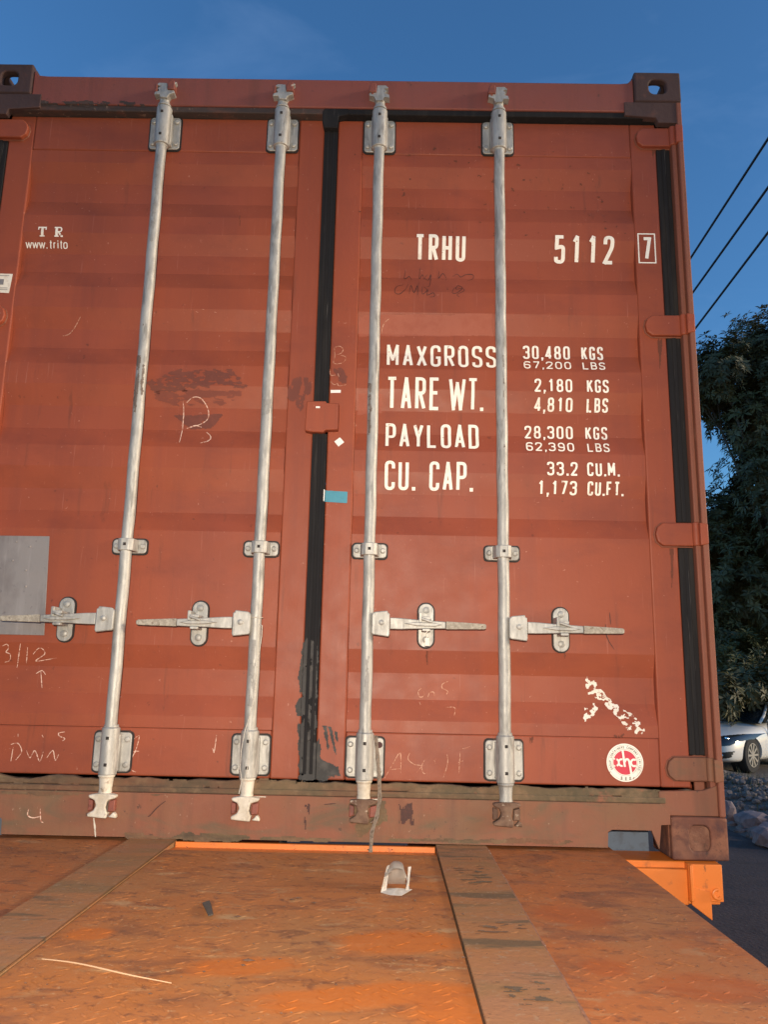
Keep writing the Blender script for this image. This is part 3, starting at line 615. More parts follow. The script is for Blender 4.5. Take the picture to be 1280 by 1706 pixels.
    rt.tube([(xc-.016, yb-.035, zc+.014), (xc+.016, yb-.037, zc+.003)], .0045, 8)
    rt.build('handle_retainer', M['galv'], bar, bevel=.002, seg=3)
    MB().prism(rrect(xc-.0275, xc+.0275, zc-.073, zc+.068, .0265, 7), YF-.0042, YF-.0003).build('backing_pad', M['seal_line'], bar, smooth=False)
    for zz in (zc-.046, zc+.044): bt = MB(); bt.tube([(xc, YF-.0112, zz), (xc, YF-.015, zz), (xc, YF-.018, zz)], [.0105, .0105, .006], 14); bt.build('bolt', M['galv'], bar)
    return bar
locking_bar(-.583, -1, None, .652); locking_bar(-.170, -1, None, .648); locking_bar(.170, 1, 'muddy', .655); locking_bar(.583, 1, 'rust', .650)
def barpatch(x0, zs, w0, sd, mt='worn_bar'):
    patch('worn_patch', M[mt], None, box, thr=-.05, scl=(90, 22), cell=.0022, edge=.006, off=.0, seed=sd, world=[(x0+w0[0], zs[0]), (x0+w0[1], zs[0]), (x0+w0[1], zs[1]), (x0+w0[0], zs[1])], yfun=lambda x, z: .004-math.sqrt(max(1e-6, .0190**2-(x-x0)**2)))
barpatch(-.583, (1.30, 1.50), (-.0185, .002), 71); barpatch(-.583, (1.36, 1.47), (.004, .018), 72); barpatch(-.583, (1.52, 1.72), (-.004, .002), 73); barpatch(-.170, (1.30, 1.36), (-.016, .016), 74, 'dull_zinc')
barpatch(.170, (1.22, 1.42), (-.0185, -.002), 75); barpatch(.170, (.42, .56), (-.006, .012), 76, 'dull_zinc'); barpatch(-.583, (1.9, 2.2), (-.010, .010), 77, 'dull_zinc'); barpatch(-.170, (.40, .60), (-.012, .012), 78, 'dull_zinc'); barpatch(.583, (1.1, 1.7), (.002, .007), 79)
# rust hole where a bolt is gone, low bracket of the third bar
MB().tube([(.170+.0435, YF-.0178, .298), (.170+.0435, YF-.019, .298)], .0088, 14).build('rusted_bolt', M['rust_dark'], box)

# ------------------------------------------------------------------ lettering
def word(*a, **k):
    t = MB(); par = k.pop('parent', DR); text(t, *a, **k); return t.build('lettering', M['letter'], par, smooth=False)
word('MAXGROSS', .211, .574, 1.500, 1.583, th=.115, narrow=.74); word('TARE', .213, .388, 1.355, 1.461, th=.102, narrow=.74); word('WT.', .421, .535, 1.355, 1.461, th=.094, narrow=.80)
word('PAYLOAD', .212, .515, 1.222, 1.308, th=.112, narrow=.74); word('CU.', .212, .315, 1.083, 1.176, th=.108, narrow=.74); word('CAP.', .355, .500, 1.083, 1.176, th=.108, narrow=.74)
rows = [('30,480', 'KGS', .664, .820, .858, .930, 1.538, 1.587), ('67,200', 'LBS', .664, .820, .858, .932, 1.499, 1.529), ('2,180', 'KGS', .697, .820, .868, .939, 1.418, 1.463), ('4,810', 'LBS', .697, .822, .868, .938, 1.356, 1.401),
        ('28,300', 'KGS', .665, .822, .863, .934, 1.264, 1.308), ('62,390', 'LBS', .667, .822, .865, .936, 1.218, 1.250), ('33.2', 'CU.M.', .732, .830, .860, .966, 1.137, 1.182), ('1,173', 'CU.FT.', .702, .828, .862, .980, 1.077, 1.121)]
for a, b, x0, x1, x2, x3, z0, z1 in rows: word(a, x0, x1, z0, z1, th=.14, narrow=.74); word(b, x2, x3, z0, z1, th=.14, narrow=.74)
word('TRHU', .300, .472, 1.890, 1.978, th=.13, narrow=.72)
word('5112', .775, .978, 1.888, 1.982, th=.13, narrow=.66); word('7', 1.071, 1.102, 1.893, 1.978, th=.13, narrow=.98)
t = MB(); bxp = [(1.058, z2s(1.883)), (1.058, z2s(1.990)), (1.114, z2s(1.990)), (1.114, z2s(1.883))]
ribbon2(t, bxp, .0042, lambda x, s, off: (x, YF-.0013-off, s2z(s)), True)
t.build('digit_box', M['letter'], DR, smooth=False)
# slab-serif owner initials and web line on the left door
t = MB(); a, b = z2s(1.950), z2s(1.984); h = b-a
for x, kind in ((-.994, 'T'), (-.938, 'R')):
    t = MB(); ww = .029
    ribbon2(t, [(x+ww*.5, a), (x+ww*.5, b)] if kind == 'T' else [(x+ww*.27, a), (x+ww*.27, b)], .0088, doormap)
    if kind == 'T':
        ribbon2(t, [(x, b-.0025), (x+ww, b-.0025)], .005, doormap, off=.0002); ribbon2(t, [(x+.0018, b), (x+.0018, b-.011)], .0036, doormap, off=.0004); ribbon2(t, [(x+ww-.0018, b), (x+ww-.0018, b-.011)], .0036, doormap, off=.0004); ribbon2(t, [(x+ww*.2, a+.002), (x+ww*.8, a+.002)], .004, doormap, off=.0002)
    else:
        ribbon2(t, [(x, a+.002), (x+ww*.52, a+.002)], .004, doormap, off=.0002); ribbon2(t, rounded([(x, b-.002, 0), (x+ww*.85, b-.002), (x+ww*.85, a+h*.5), (x+ww*.3, a+h*.5, 0)], .007, False), .0046, doormap, off=.0004); ribbon2(t, [(x+ww*.5, a+h*.48), (x+ww*.85, a+.002), (x+ww*1.02, a+.002)], .0062, doormap, off=.0006)
    t.build('lettering', M['letter'], DL, smooth=False)
t = MB(); aa = z2s(1.912); x = -1.036
for c in 'www.trito': 
    q = {'w': .023, '.': .011, 't': .0125, 'r': .0135, 'i': .010, 'o': .0175}[c]; glyph(t, c, x, aa, q*.84, .030, .0034, doormap); x += q
t.build('lettering', M['letter'], DL, smooth=False)
# white labels
def film(name, mt, pts, parent, off=.0012, th=.0006):
    mb = MB(); mb.prism(pts, -th, 0); n = len(mb.v)
    mb.v = [(x, surf(x, z)-off+y, z) for x, y, z in mb.v]; return mb.build(name, mt, parent, smooth=False)
film('paper_label', M['paper'], [(-1.112, 1.806), (-1.061, 1.805), (-1.066, 1.735), (-1.115, 1.737)], DL)
for i, z in enumerate((1.797, 1.752, 1.746)): t = MB(); t.box(-1.108, -1.072, YF-.0026, YF-.0024, z, z+.002); t.build('label_print', M['alu'], DL, smooth=False)
MB().box(-1.106, -1.088, YF-.0026, YF-.0024, 1.765, 1.785).build('label_print', M['alu'], DL, smooth=False)
film('white_tape', M['white_st'], [(.0295, 1.4005), (.0295, 1.4105), (.0625, 1.4115), (.0625, 1.4015)], DR)
film('white_tape', M['white_st'], [(.047, 1.236), (.065, 1.250), (.079, 1.234), (.061, 1.219)], DR)
mb = MB(); mb.prism([(-.014, 1.338), (-.001, 1.338), (-.001, 1.344), (-.014, 1.344)], .0128, .0136); mb.build('white_tape', M['white_st'], box, smooth=False)
mb = MB(); mb.prism([(.023, 1.036), (.024, 1.073), (.095, 1.070), (.094, 1.033)], .0405, .0420); mb.build('teal_tape', M['teal'], DR, smooth=False)
mb = MB(); mb.prism([(.0195, 1.036), (.0195, 1.074), (.0232, 1.073), (.0225, 1.036)], .0300, .0404); mb.build('torn_tape_edge', M['white_st'], DR, smooth=False)
# grey plate riveted on the left door
pl = MB(); pl.prism([(-1.035, .600), (-1.038, .908), (-.842, .909), (-.826, .600)], YP-.0036, YP-.0006)
pl.v = [(x, y, z) for x, y, z in pl.v]
po = pl.build('grey_plate', M['alu'], DL, bevel=.001)
for x, z in ((-.945, .89), (-.90, .875), (-.95, .83), (-.905, .80), (-.90, .75), (-1.0, .89), (-.87, .66), (-.99, .62)): bt = MB(); bt.tube([(x, YP-.0036, z), (x, YP-.0052, z), (x, YP-.006, z)], [.0035, .0035, .0015], 8); bt.build('rivet', M['alu'], DL)

# roundel sticker
cx, cz, rr0 = .943, .261, .0545
def disc(r0, r1, y, mt, name, n=64, parent=DR):
    mb = MB()
    V = [(cx+r*math.cos(2*math.pi*k/n), y, cz+r*math.sin(2*math.pi*k/n)) for r in (r0, r1) for k in range(n)] if r0 > 0 else [(cx, y, cz)]+[(cx+r1*math.cos(2*math.pi*k/n), y, cz+r1*math.sin(2*math.pi*k/n)) for k in range(n)]
    F = [(k, (k+1) % n, n+(k+1) % n, n+k) for k in range(n)] if r0 > 0 else [(0, 1+k, 1+(k+1) % n) for k in range(n)]
    mb.add(V, F); return mb.build(name, mt, parent, smooth=False)
disc(0, rr0, YF-.0012, M['letter'], 'round_sticker'); disc(.0500, .0506, YF-.0016, M['ink'], 'sticker_ring'); disc(.0372, .0379, YF-.0016, M['ink'], 'sticker_ring'); disc(0, .0345, YF-.0016, M['crimson'], 'sticker_centre')
t = MB(); fm = lambda x, z, off: (x, YF-.0021-off, z)
def W(pts, th, cl=False, k=0): ribbon2(t, [(cx+a*.001, cz+b*.001) for a, b in pts], th*.001, fm, cl, k*.0002)
arc = lambda ax, az, rx, rz, a0, a1, n=14: [(ax+rx*math.cos(R(a0+(a1-a0)*k/n)), az+rz*math.sin(R(a0+(a1-a0)*k/n))) for k in range(n+1)]
W(arc(-27, 0, 8.5, 9.5, -75, 75), 5.2); W(arc(-10.5, 0, 8.5, 9.5, 70, 290), 5.2, k=1); W([(-33, 9.8), (-29, 10.2)], 4); W([(-33, -9.8), (-29, -10.2)], 4)
W([(-6, 34.5), (-2.5, 0), (-1, -12)], 6, k=2); W(arc(6, 1, 6.5, 9, 178, 0)+[(14.5, -12), (17.5, -34.5)], 6, k=3)
W(arc(26, 0, 8.5, 9.5, 50, 310), 5.6, k=4)
t.build('sticker_letters', M['letter'], DR, smooth=False)
t = MB(); s_ = 'GROUP CONTAINERS COMPANY LIMITED'
for i, c in enumerate(s_):
    ang = R(205-230*i/(len(s_)-1)); u = Vector((math.sin(ang), -math.cos(ang))); n_ = Vector((math.cos(ang), math.sin(ang)))
    def pm(x, z, off, u=u, n_=n_): q = Vector((cx, cz))+n_*(.0405+z)+u*x; return (q.x, YF-.0017-off, q.y)
    glyph(t, c, -.0021, 0, .0042, .0068, .0011, pm)
t.build('sticker_print', M['ink'], DR, smooth=False)
for k in (-1, 0, 1):
    t = MB(); bx_, bz_ = cx+.0005+k*.0125, cz-.0455+abs(k)*.0016
    for j in range(3): ribbon2(t, [(bx_-.003, bz_-.003+j*.003), (bx_+.003, bz_-.003+j*.003)], .0013, fm)
    ribbon2(t, [(bx_, bz_-.0045), (bx_, bz_+.0045)], .0015, fm, off=.0002); t.build('sticker_print', M['ink'], DR, smooth=False)

# ------------------------------------------------------------------ chalk, marker, residue
strokes('chalk_scrawl', M['chalk_pale'], [[(305, 668), (306, 690), (304, 715), (299, 737)], [(311, 671), (322, 662), (335, 664), (346, 680), (347, 696), (336, 706), (311, 714)], [(311, 714), (325, 709), (336, 712)], [(344, 720), (351, 727), (348, 734), (334, 738)]], .0032, DL)
strokes('chalk_scrawl', M['chalk'], [[(557, 578), (558, 594), (556, 605), (566, 606), (574, 602), (576, 595), (568, 592)], [(557, 592), (568, 589), (572, 582), (566, 577), (558, 579)], [(550, 615), (551, 625), (559, 625)], [(563, 622), (565, 628)], [(551, 636), (557, 641), (562, 639), (565, 643), (577, 641)]], .0026, DR)
strokes('chalk_scrawl', M['chalk'], [[(134, 528), (125, 545), (115, 557), (104, 560)], [(119, 688), (121, 691)], [(326, 519), (330, 521)], [(336, 515), (340, 516)], [(357, 520), (361, 521)]], .003, DL)
strokes('chalk_scrawl', M['chalk_pale'], [[(4, 1076), (12, 1073), (14, 1080), (10, 1086), (17, 1090), (16, 1100), (8, 1103)], [(34, 1072), (28, 1112)], [(46, 1078), (44, 1105)], [(55, 1090), (64, 1080), (72, 1082), (74, 1090), (60, 1101), (94, 1096)], [(68, 1118), (70, 1146)], [(60, 1122), (70, 1117), (76, 1124)],
    [(108, 1219), (98, 1221), (99, 1226), (108, 1230), (104, 1234)], [(22, 1244), (18, 1268)], [(18, 1240), (30, 1238), (36, 1252), (26, 1266)], [(44, 1250), (50, 1262), (58, 1250), (66, 1268), (72, 1252)], [(78, 1262), (88, 1250), (92, 1266), (98, 1256)], [(70, 1224), (72, 1228)], [(30, 1222), (30, 1228)],
    [(222, 1232), (232, 1226), (226, 1250), (220, 1262), (218, 1280), (226, 1286)], [(222, 1252), (232, 1251)], [(361, 1224), (358, 1246), (356, 1254)], [(354, 1246), (357, 1254)], [(370, 1223), (372, 1225)]], .0028, DL)
strokes('chalk_scrawl', M['chalk'], [[(641, 1296), (655, 1272), (667, 1254), (668, 1288)], [(650, 1282), (668, 1280)], [(683, 1254), (680, 1264), (690, 1273), (702, 1276), (694, 1287)], [(709, 1264), (703, 1276), (706, 1288), (712, 1287)], [(724, 1266), (726, 1272)], [(745, 1256), (746, 1272), (739, 1295)], [(766, 1248), (776, 1246), (784, 1243)], [(767, 1252), (765, 1288)], [(764, 1270), (772, 1267)],
    [(703, 1146), (697, 1152), (700, 1161), (707, 1158), (706, 1151)], [(713, 1162), (716, 1154), (723, 1153), (724, 1161)], [(747, 1135), (738, 1139), (737, 1146), (746, 1151), (744, 1157)], [(699, 1169), (701, 1174)], [(742, 1178), (758, 1179), (757, 1192)], [(714, 1188), (716, 1191)], [(650, 530), (641, 538), (637, 548), (636, 556)]], .0026, DR)
strokes('marker_scrawl', M['marker'], [[(676, 450), (674, 465), (682, 461), (686, 467)], [(700, 447), (699, 465), (704, 458), (707, 466)], [(712, 458), (708, 464), (714, 467), (718, 458), (716, 476), (710, 478)], [(732, 452), (731, 464), (738, 456), (744, 464)], [(755, 461), (762, 457), (768, 462), (776, 458), (788, 458), (788, 465), (780, 468)],
    [(672, 475), (661, 478), (658, 487), (666, 490), (676, 482), (680, 474)], [(682, 490), (685, 476), (690, 488), (696, 476), (696, 492)], [(704, 478), (704, 490), (712, 484), (706, 478)], [(714, 482), (712, 492), (722, 488), (724, 494), (716, 495)], [(770, 478), (758, 480), (754, 488), (762, 488), (770, 481), (760, 482), (764, 476), (774, 484), (762, 491), (766, 495)]], .0024, DR)
strokes('scratch', M['marker'], [[(560, 0+1338), (540, 0+1340)], [(276, 1334), (262, 1345), (250, 1358), (246, 1360)]], .003, box)
strokes('scratch', M['marker'], [[(1009, 1040), (1012, 1062), (1024, 1082)], [(1016, 1020), (1018, 1040)]], .003, DR)
strokes('chalk_scrawl', M['chalk_pale'], [[(48, 1347), (46, 1357), (54, 1362), (66, 1360)], [(67, 1347), (68, 1366), (72, 1370)]], .0032, box)
strokes('paint_drip', M['cream'], [[(156, 1362), (158, 1378), (159, 1394)]], .005, box)
patch('placard_residue', M['residue'], [(242, 632), (262, 628), (278, 618), (300, 614), (392, 614), (402, 630), (420, 649), (395, 650), (360, 646), (300, 655), (262, 660), (240, 645)], DL, thr=.0, scl=(48, 110), cell=.0019, seed=11)
patch('placard_residue', M['residue_pale'], [(250, 652), (300, 645), (405, 648), (408, 665), (380, 678), (300, 682), (262, 672)], DL, thr=.1, scl=(18, 70), seed=12)
patch('placard_residue', M['residue'], [(288, 692), (376, 689), (352, 714), (318, 716)], DL, thr=-.45, scl=(40, 60), seed=13, edge=.004)
patch('placard_residue', M['residue'], [(474, 640), (495, 622), (520, 625), (524, 655), (500, 690), (478, 665)], DL, thr=.05, scl=(70, 30), seed=14)
patch('placard_residue', M['residue'], [(552, 615), (568, 612), (583, 628), (582, 645), (566, 640)], DR, thr=-.1, scl=(60, 40), seed=15)
patch('lit_slope_patch', M['lit_slope'], [(598, 524), (820, 522), (822, 560), (597, 562)], DR, thr=-.18, scl=(12, 16), seed=21, edge=.004, off=.0006, cell=.003)  # brightness of the down-facing slope painted on as a paler strip
patch('lit_slope_patch', M['lit_slope'], [(596, 654), (638, 654), (638, 690), (594, 692)], DR, thr=-.18, scl=(14, 16), seed=22, edge=.004, off=.0006, cell=.003)  # same painted brightness on the next down-facing slope
patch('torn_sticker_remains', M['paper'], [(975, 1122), (990, 1130), (1015, 1160), (1040, 1180), (1058, 1190), (1078, 1215), (1072, 1226), (1048, 1224), (1034, 1204), (1018, 1186), (1000, 1170), (978, 1158), (973, 1140)], DR, thr=.20, scl=(55, 75), seed=31, edge=.006, cell=.0017)
patch('torn_sticker_remains', M['paper'], [(972, 1176), (990, 1170), (1000, 1180), (990, 1196), (975, 1206), (970, 1196)], DR, thr=.22, scl=(60, 75), seed=32, edge=.006, cell=.0017)
for i_, (u, v, l_, w_) in enumerate(((470, 258, 60, 5), (632, 256, 70, 5), (832, 262, 50, 4), (208, 925, 40, 4), (843, 935, 60, 4), (616, 932, 45, 4), (1100, 562, 60, 6), (1120, 912, 70, 6), (1090, 248, 50, 5), (712, 1082, 26, 4), (940, 1085, 26, 4), (328, 1078, 24, 4), (400, 358, 36, 3), (346, 352, 20, 2), (885, 1226, 50, 5), (1030, 1222, 10, 14))):
    patch('rust_run', M['run'], [(u-w_, v), (u+w_, v), (u+w_*.4, v+l_), (u-w_*.3, v+l_)], DR if u > 545 else DL, thr=.05, scl=(110, 16), cell=.0022, edge=.006, off=.0008, seed=100+i_)
patch('paint_chips', M['run'], [(580, 240), (1050, 240), (1050, 400), (580, 400)], DR, thr=.88, scl=(45, 45), seed=93, edge=.01, cell=.0028)
for i_, (u0, u1) in enumerate(((66, 250), (290, 450), (490, 535))):
    patch('top_grime', M['rubber_rust'], [(u0, 176), (u1, 178), (u1, 193), (u0, 191)], box, thr=.16, scl=(24, 60), cell=.003, edge=.012, off=.0012, seed=130+i_, yfun=lambda x, z: .008 if z > 2.4368 else .0125)
# mud and paint flakes round the bottom gasket and sill
patch('mud_smear', M['mud'], [(0, 1300), (190, 1296), (450, 1293), (540, 1300), (900, 1305), (1090, 1310), (1130, 1330), (1100, 1345), (900, 1338), (700, 1332), (300, 1328), (0, 1328)], box, thr=-.12, scl=(9, 26), seed=41, edge=.02, cell=.004, off=.0205, yfun=lambda x, z: .0415 if z > .19 else (.0365 if z > .168 else (.036 if z > .152 else .0195)))
patch('mud_smear', M['mud'], [(190, 1384), (300, 1380), (400, 1386), (560, 1392), (820, 1392), (1000, 1398), (1000, 1409), (190, 1402)], box, thr=.12, scl=(10, 30), seed=42, edge=.01, cell=.003)
patch('mud_smear', M['mud'], [(575, 1330), (645, 1330), (650, 1370), (620, 1385), (600, 1400), (580, 1370)], box, thr=.0, scl=(30, 22), seed=43, cell=.003)
patch('flaked_paint', M['cream'], [(175, 1300), (205, 1300), (200, 1325), (172, 1325)], box, thr=.18, scl=(90, 60), seed=44, edge=.004, off=.022, yfun=lambda x, z: .04)
patch('flaked_paint', M['cream'], [(425, 1320), (450, 1322), (450, 1330), (425, 1328)], box, thr=.05, scl=(60, 60), seed=45, edge=.003, off=.002)
patch('flaked_paint', M['cream'], [(583, 1315), (592, 1312), (594, 1320), (584, 1323)], box, thr=-.3, scl=(60, 60), seed=46, edge=.003, off=.022, yfun=lambda x, z: .04)
patch('flaked_paint', M['cream'], [(620, 1327), (640, 1328), (639, 1333), (620, 1332)], box, thr=-.3, scl=(60, 60), seed=47, edge=.003, off=.003)
patch('rust_stain', M['marker'], [(500, 1335), (520, 1335), (518, 1400), (508, 1400)], box, thr=.22, scl=(60, 14), seed=48, edge=.008, cell=.003)
patch('rust_stain', M['marker'], [(660, 1335), (700, 1335), (698, 1380), (668, 1375)], box, thr=.25, scl=(60, 20), seed=49, edge=.008, cell=.003)

# ================================================================== TRAILER DECK
trl = empty('container_chassis', (0, -.6, 0), 'orange steel container chassis with rust-worn chequer-plate deck in front of the doors', 'trailer')
def tread(mb, x0, x1, y0, y1, z, keep, seed):
    rn = random.Random(seed); p = .027; i = 0; y = y0
    while y < y1:
        x = x0+(p/2 if i % 2 else 0); j = 0
        while x < x1:
            kp = keep+.5*noise.noise(Vector((x*3, y*3, seed)))
            if rn.random() < kp:
                a = R(38 if (i+j) % 2 else -52)+rn.uniform(-.08, .08); L = .0115; wd = .0038; h = .0009*rn.uniform(.4, 1)
                c, s = math.cos(a), math.sin(a); P = [(-L, 0), (0, wd), (L, 0), (0, -wd)]
                V = [(x+u*c-v*s, y+u*s+v*c, z) for u, v in P]+[(x+u*.5*c-v*.3*s, y+u*.5*s+v*.3*c, z+h) for u, v in P]
                mb.add(V, [(4, 5, 6, 7)]+[(k, (k+1) % 4, (k+1) % 4+4, k+4) for k in range(4)])
            x += p; j += 1
        y += p*.5; i += 1
def deckplate(name, x0, x1, y0, y1, z, th, mt, keep, seed, wav=.0):
    mb = MB(); nx = max(2, int((x1-x0)/.06)); ny = int((y1-y0)/.06)
    V = []; 
    for j in range(ny+1):
        for i in range(nx+1):
            x = x0+(x1-x0)*i/nx; y = y0+(y1-y0)*j/ny; V.append((x, y, z+wav*noise.noise(Vector((x*3, y*3, seed)))))
    F = [(j*(nx+1)+i, j*(nx+1)+i+1, (j+1)*(nx+1)+i+1, (j+1)*(nx+1)+i) for j in range(ny) for i in range(nx)]
    mb.add(V, F)
    mb.box(x0, x1, y0, y1, z-th, z-.004)
    if keep: tread(mb, x0+.02, x1-.02, y0+.02, min(y1-.02, 0), z+.0002, keep, seed)
    return mb.build(name, mt, trl, smooth=True)
YB = -4.2
deckplate('deck_plate', .5245, .893, YB, .35, .020, .02, M['deck'], .42, 1, .0012)
deckplate('deck_plate', -.893, -.5, YB, .35, .020, .02, M['deck'], .36, 2, .0012)
deckplate('centre_plate', -.362, .3765, YB, -.118, .022, .018, M['deck_c'], .62, 3, .0014)
deckplate('side_strip', .3805, .5235, YB, .012, .0275, .02, M['deck_s'], .12, 4, .001)
deckplate('side_strip', -.499, -.3655, YB, .012, .0275, .02, M['deck_s'], .12, 5, .001)
mb = MB(); mb.prism([(-.5, 0), (.5, 0)], 0, 0); mb = MB()
for x in (.524,):
    n = 160; mb.tube([(x+.001*noise.noise(Vector((i*.7, x, 0))), YB+(0-YB)*i/n, .0222+.0012*noise.noise(Vector((i*.9, x, 3)))) for i in range(n+1)], [.0045+.002*abs(noise.noise(Vector((i*.8, 2, x)))) for i in range(n+1)], 6)
mb.build('weld_seam', M['weld'], trl)
mb = MB(); mb.box(-.3655, .3805, YB, -.03, -.02, .0035); mb.build('seam_channel', M['gap'], trl)
# folded orange angle behind the centre plate
mb = MB(); mb.add([(-.362, -.114, .018), (.3765, -.114, .018), (.3765, -.020, .010), (-.362, -.020, .010), (-.362, -.020, .024), (.3765, -.020, .024), (.3765, -.010, .024), (-.362, -.010, .024), (.3765, -.010, -.01), (-.362, -.010, -.01), (.3765, -.114, -.01), (-.362, -.114, -.01)],
    [(0, 1, 2, 3), (3, 2, 5, 4), (4, 5, 6, 7), (7, 6, 8, 9), (0, 11, 10, 1), (9, 8, 10, 11)])
mb.build('orange_angle', M['orange'], trl)
# chassis rails and bolster
for sx in (1, -1):
    MB().box(*sorted((sx*.36, sx*.52)), YB, 6.2, -.42, -.02).build('chassis_rail', M['orange'], trl, bevel=.006)
    MB().box(*sorted((sx*.84, sx*.892)), YB, -.03, -.12, -.001).build('side_rail', M['chassis'], trl, bevel=.004)
bl = MB()
bl.box(-1.19, 1.19, .012, .15, -.118, -.004); bl.build('bolster', M['orange'], trl, bevel=.004)
for sx in (1, -1):
    b = MB(); b.box(*sorted((sx*1.092, sx*1.186)), -.022, .0115, -.102, -.0045); b.prism([(sx*1.095, -.06), (sx*1.150, -.075), (sx*1.150, -.150), (sx*1.095, -.110)], -.026, -.0225)
    b.box(*sorted((sx*1.092, sx*1.100)), -.034, -.0225, -.10, -.0045)
    b.build('twistlock_housing', M['orange'], trl, bevel=.003)
    b = MB(); b.tube([(sx*1.166+.012*math.cos(R(a)), -.03, -.080+.012*math.sin(R(a))) for a in range(80, 330, 20)], .0045, 8); b.build('twistlock_handle', M['orange'], trl)
    b = MB(); b.box(*sorted((sx*.80, sx*1.092)), -.012, .0115, -.115, -.0205); b.build('outrigger', M['orange'], trl, bevel=.003)
# wheels of the chassis, far under the container
for sx in (1, -1):
    for yy in (4.4, 5.6):
        MB().tube([(sx*.72, yy, -.71), (sx*.74, yy, -.71), (sx*1.16, yy, -.71), (sx*1.18, yy, -.71)], [.42, .49, .49, .42], 32).build('wheel', M['tyre'], trl)
    MB().box(*sorted((sx*.60, sx*.70)), -3.4, -3.3, -1.19, -.12).build('landing_leg', M['chassis'], trl, bevel=.005)

# ------------------------------------------------------------------ small litter on the deck
def put(name, mb, mt, label, cat, bevel=0, smooth=True, group=None):
    o = mb.build(name, mt, None, bevel=bevel, smooth=smooth)
    xs = [Vector(v.co) for v in o.data.vertices]; c = Vector((sum(v.x for v in xs)/len(xs), sum(v.y for v in xs)/len(xs), min(v.z for v in xs)))
    o.data.transform(Matrix.Translation(-c)); o.location = c; return tag(o, label, cat, group)
a, b = onZ(70, 1597, .026), onZ(285, 1638, .024); n = 14; mb = MB()
mb.tube([a.lerp(b, i/n)+Vector((0, .0035*math.sin(i*.5)+.0012*noise.noise(Vector((i, 0, 0))), .003*math.sin(math.pi*i/n))) for i in range(n+1)], [.0004+.0007*math.sin(math.pi*min(1, i/n*.9+.15))+.0004*(i/n) for i in range(n+1)], 8)
put('straw_stalk', mb, M['straw'], 'thin pale dry stalk lying on the lower left of the rusty deck', 'straw')
pts = [onZ(u, v, .0232) for u, v in ((337, 1505), (349, 1502), (352, 1512), (355, 1527), (347, 1530), (342, 1520))]; mb = MB()
nn = len(pts); mb.add([(p.x, p.y, .0235+.001*i) for i, p in enumerate(pts)]+[(p.x, p.y, .0255+.001*i) for i, p in enumerate(pts)], [tuple(range(nn)), tuple(range(2*nn-1, nn-1, -1))]+[(i, i+nn, (i+1) % nn+nn, (i+1) % nn) for i in range(nn)])
put('dark_scrap', mb, M['leafdry'], 'small dark rectangular scrap lying on the left half of the deck', 'scrap')
# broken clear plastic cup with white paper
c0 = onZ(660, 1484, .0225); cup = empty('broken_plastic_cup', c0, 'broken clear plastic cup end with torn white label, standing on the deck', 'plastic cup')
def loc(x, y, z): return (c0.x+x, c0.y+y, c0.z+z)
mb = MB(); V = []
for k in range(17):
    t_ = math.pi*(-.06+1.12*k/16)
    for yy, rr_, hh_ in ((-.016, .027, .046), (.012, .026, .054), (.040, .022, .050)): V.append(loc(rr_*math.cos(t_)+.003*math.sin(k*1.3), yy+.003*math.sin(k*2.1), .006+hh_*max(0, math.sin(t_))**.75))
mb.add(V, [(3*k+j, 3*k+j+1, 3*k+j+4, 3*k+j+3) for k in range(16) for j in range(2)]); cap = [loc(.022*math.cos(math.pi*k/12), .0405, .006+.050*max(0, math.sin(math.pi*k/12))**.75) for k in range(13)]; mb.add(cap, [tuple(range(13))]); o = mb.build('clear_shell', M['clear'], cup); md = o.modifiers.new('t', 'SOLIDIFY'); md.thickness = .0009
mb = MB(); V = [loc(*p) for p in ((-.034, -.022, .002), (-.012, -.038, .0005), (.012, -.040, .001), (.036, -.014, .008), (.024, .006, .004), (-.008, .012, .003), (-.026, -.004, .006), (.002, -.014, .010))]
mb.add(V, [(0, 1, 7), (1, 2, 7), (2, 3, 7), (3, 4, 7), (4, 5, 7), (5, 6, 7), (6, 0, 7)])
mb.add([loc(*p) for p in ((-.034, -.022, .002), (-.022, -.016, .005), (-.018, .004, .030), (-.016, .016, .052), (-.021, .010, .050), (-.028, -.008, .026))], [(0, 1, 2, 5), (5, 2, 3, 4)])
mb.add([loc(*p) for p in ((.020, -.022, .004), (.028, -.018, .008), (.031, .002, .034), (.034, .012, .050), (.027, .012, .049), (.026, -.002, .026))], [(0, 1, 2, 5), (5, 2, 3, 4)])
o = mb.build('torn_label', M['cuplabel'], cup, smooth=False); md = o.modifiers.new('t', 'SOLIDIFY'); md.thickness = .0007
for pts_, sd_ in (([(738, 1440), (820, 1440), (850, 1475), (752, 1478)], 66), ([(760, 1530), (890, 1528), (900, 1560), (775, 1562)], 67), ([(800, 1625), (930, 1625), (960, 1680), (830, 1690)], 68)):
    patch('grime_band', M['mud'], pts_, trl, thr=.40, scl=(26, 85), cell=.0032, edge=.035, off=.0004, seed=sd_, flat=.0283)
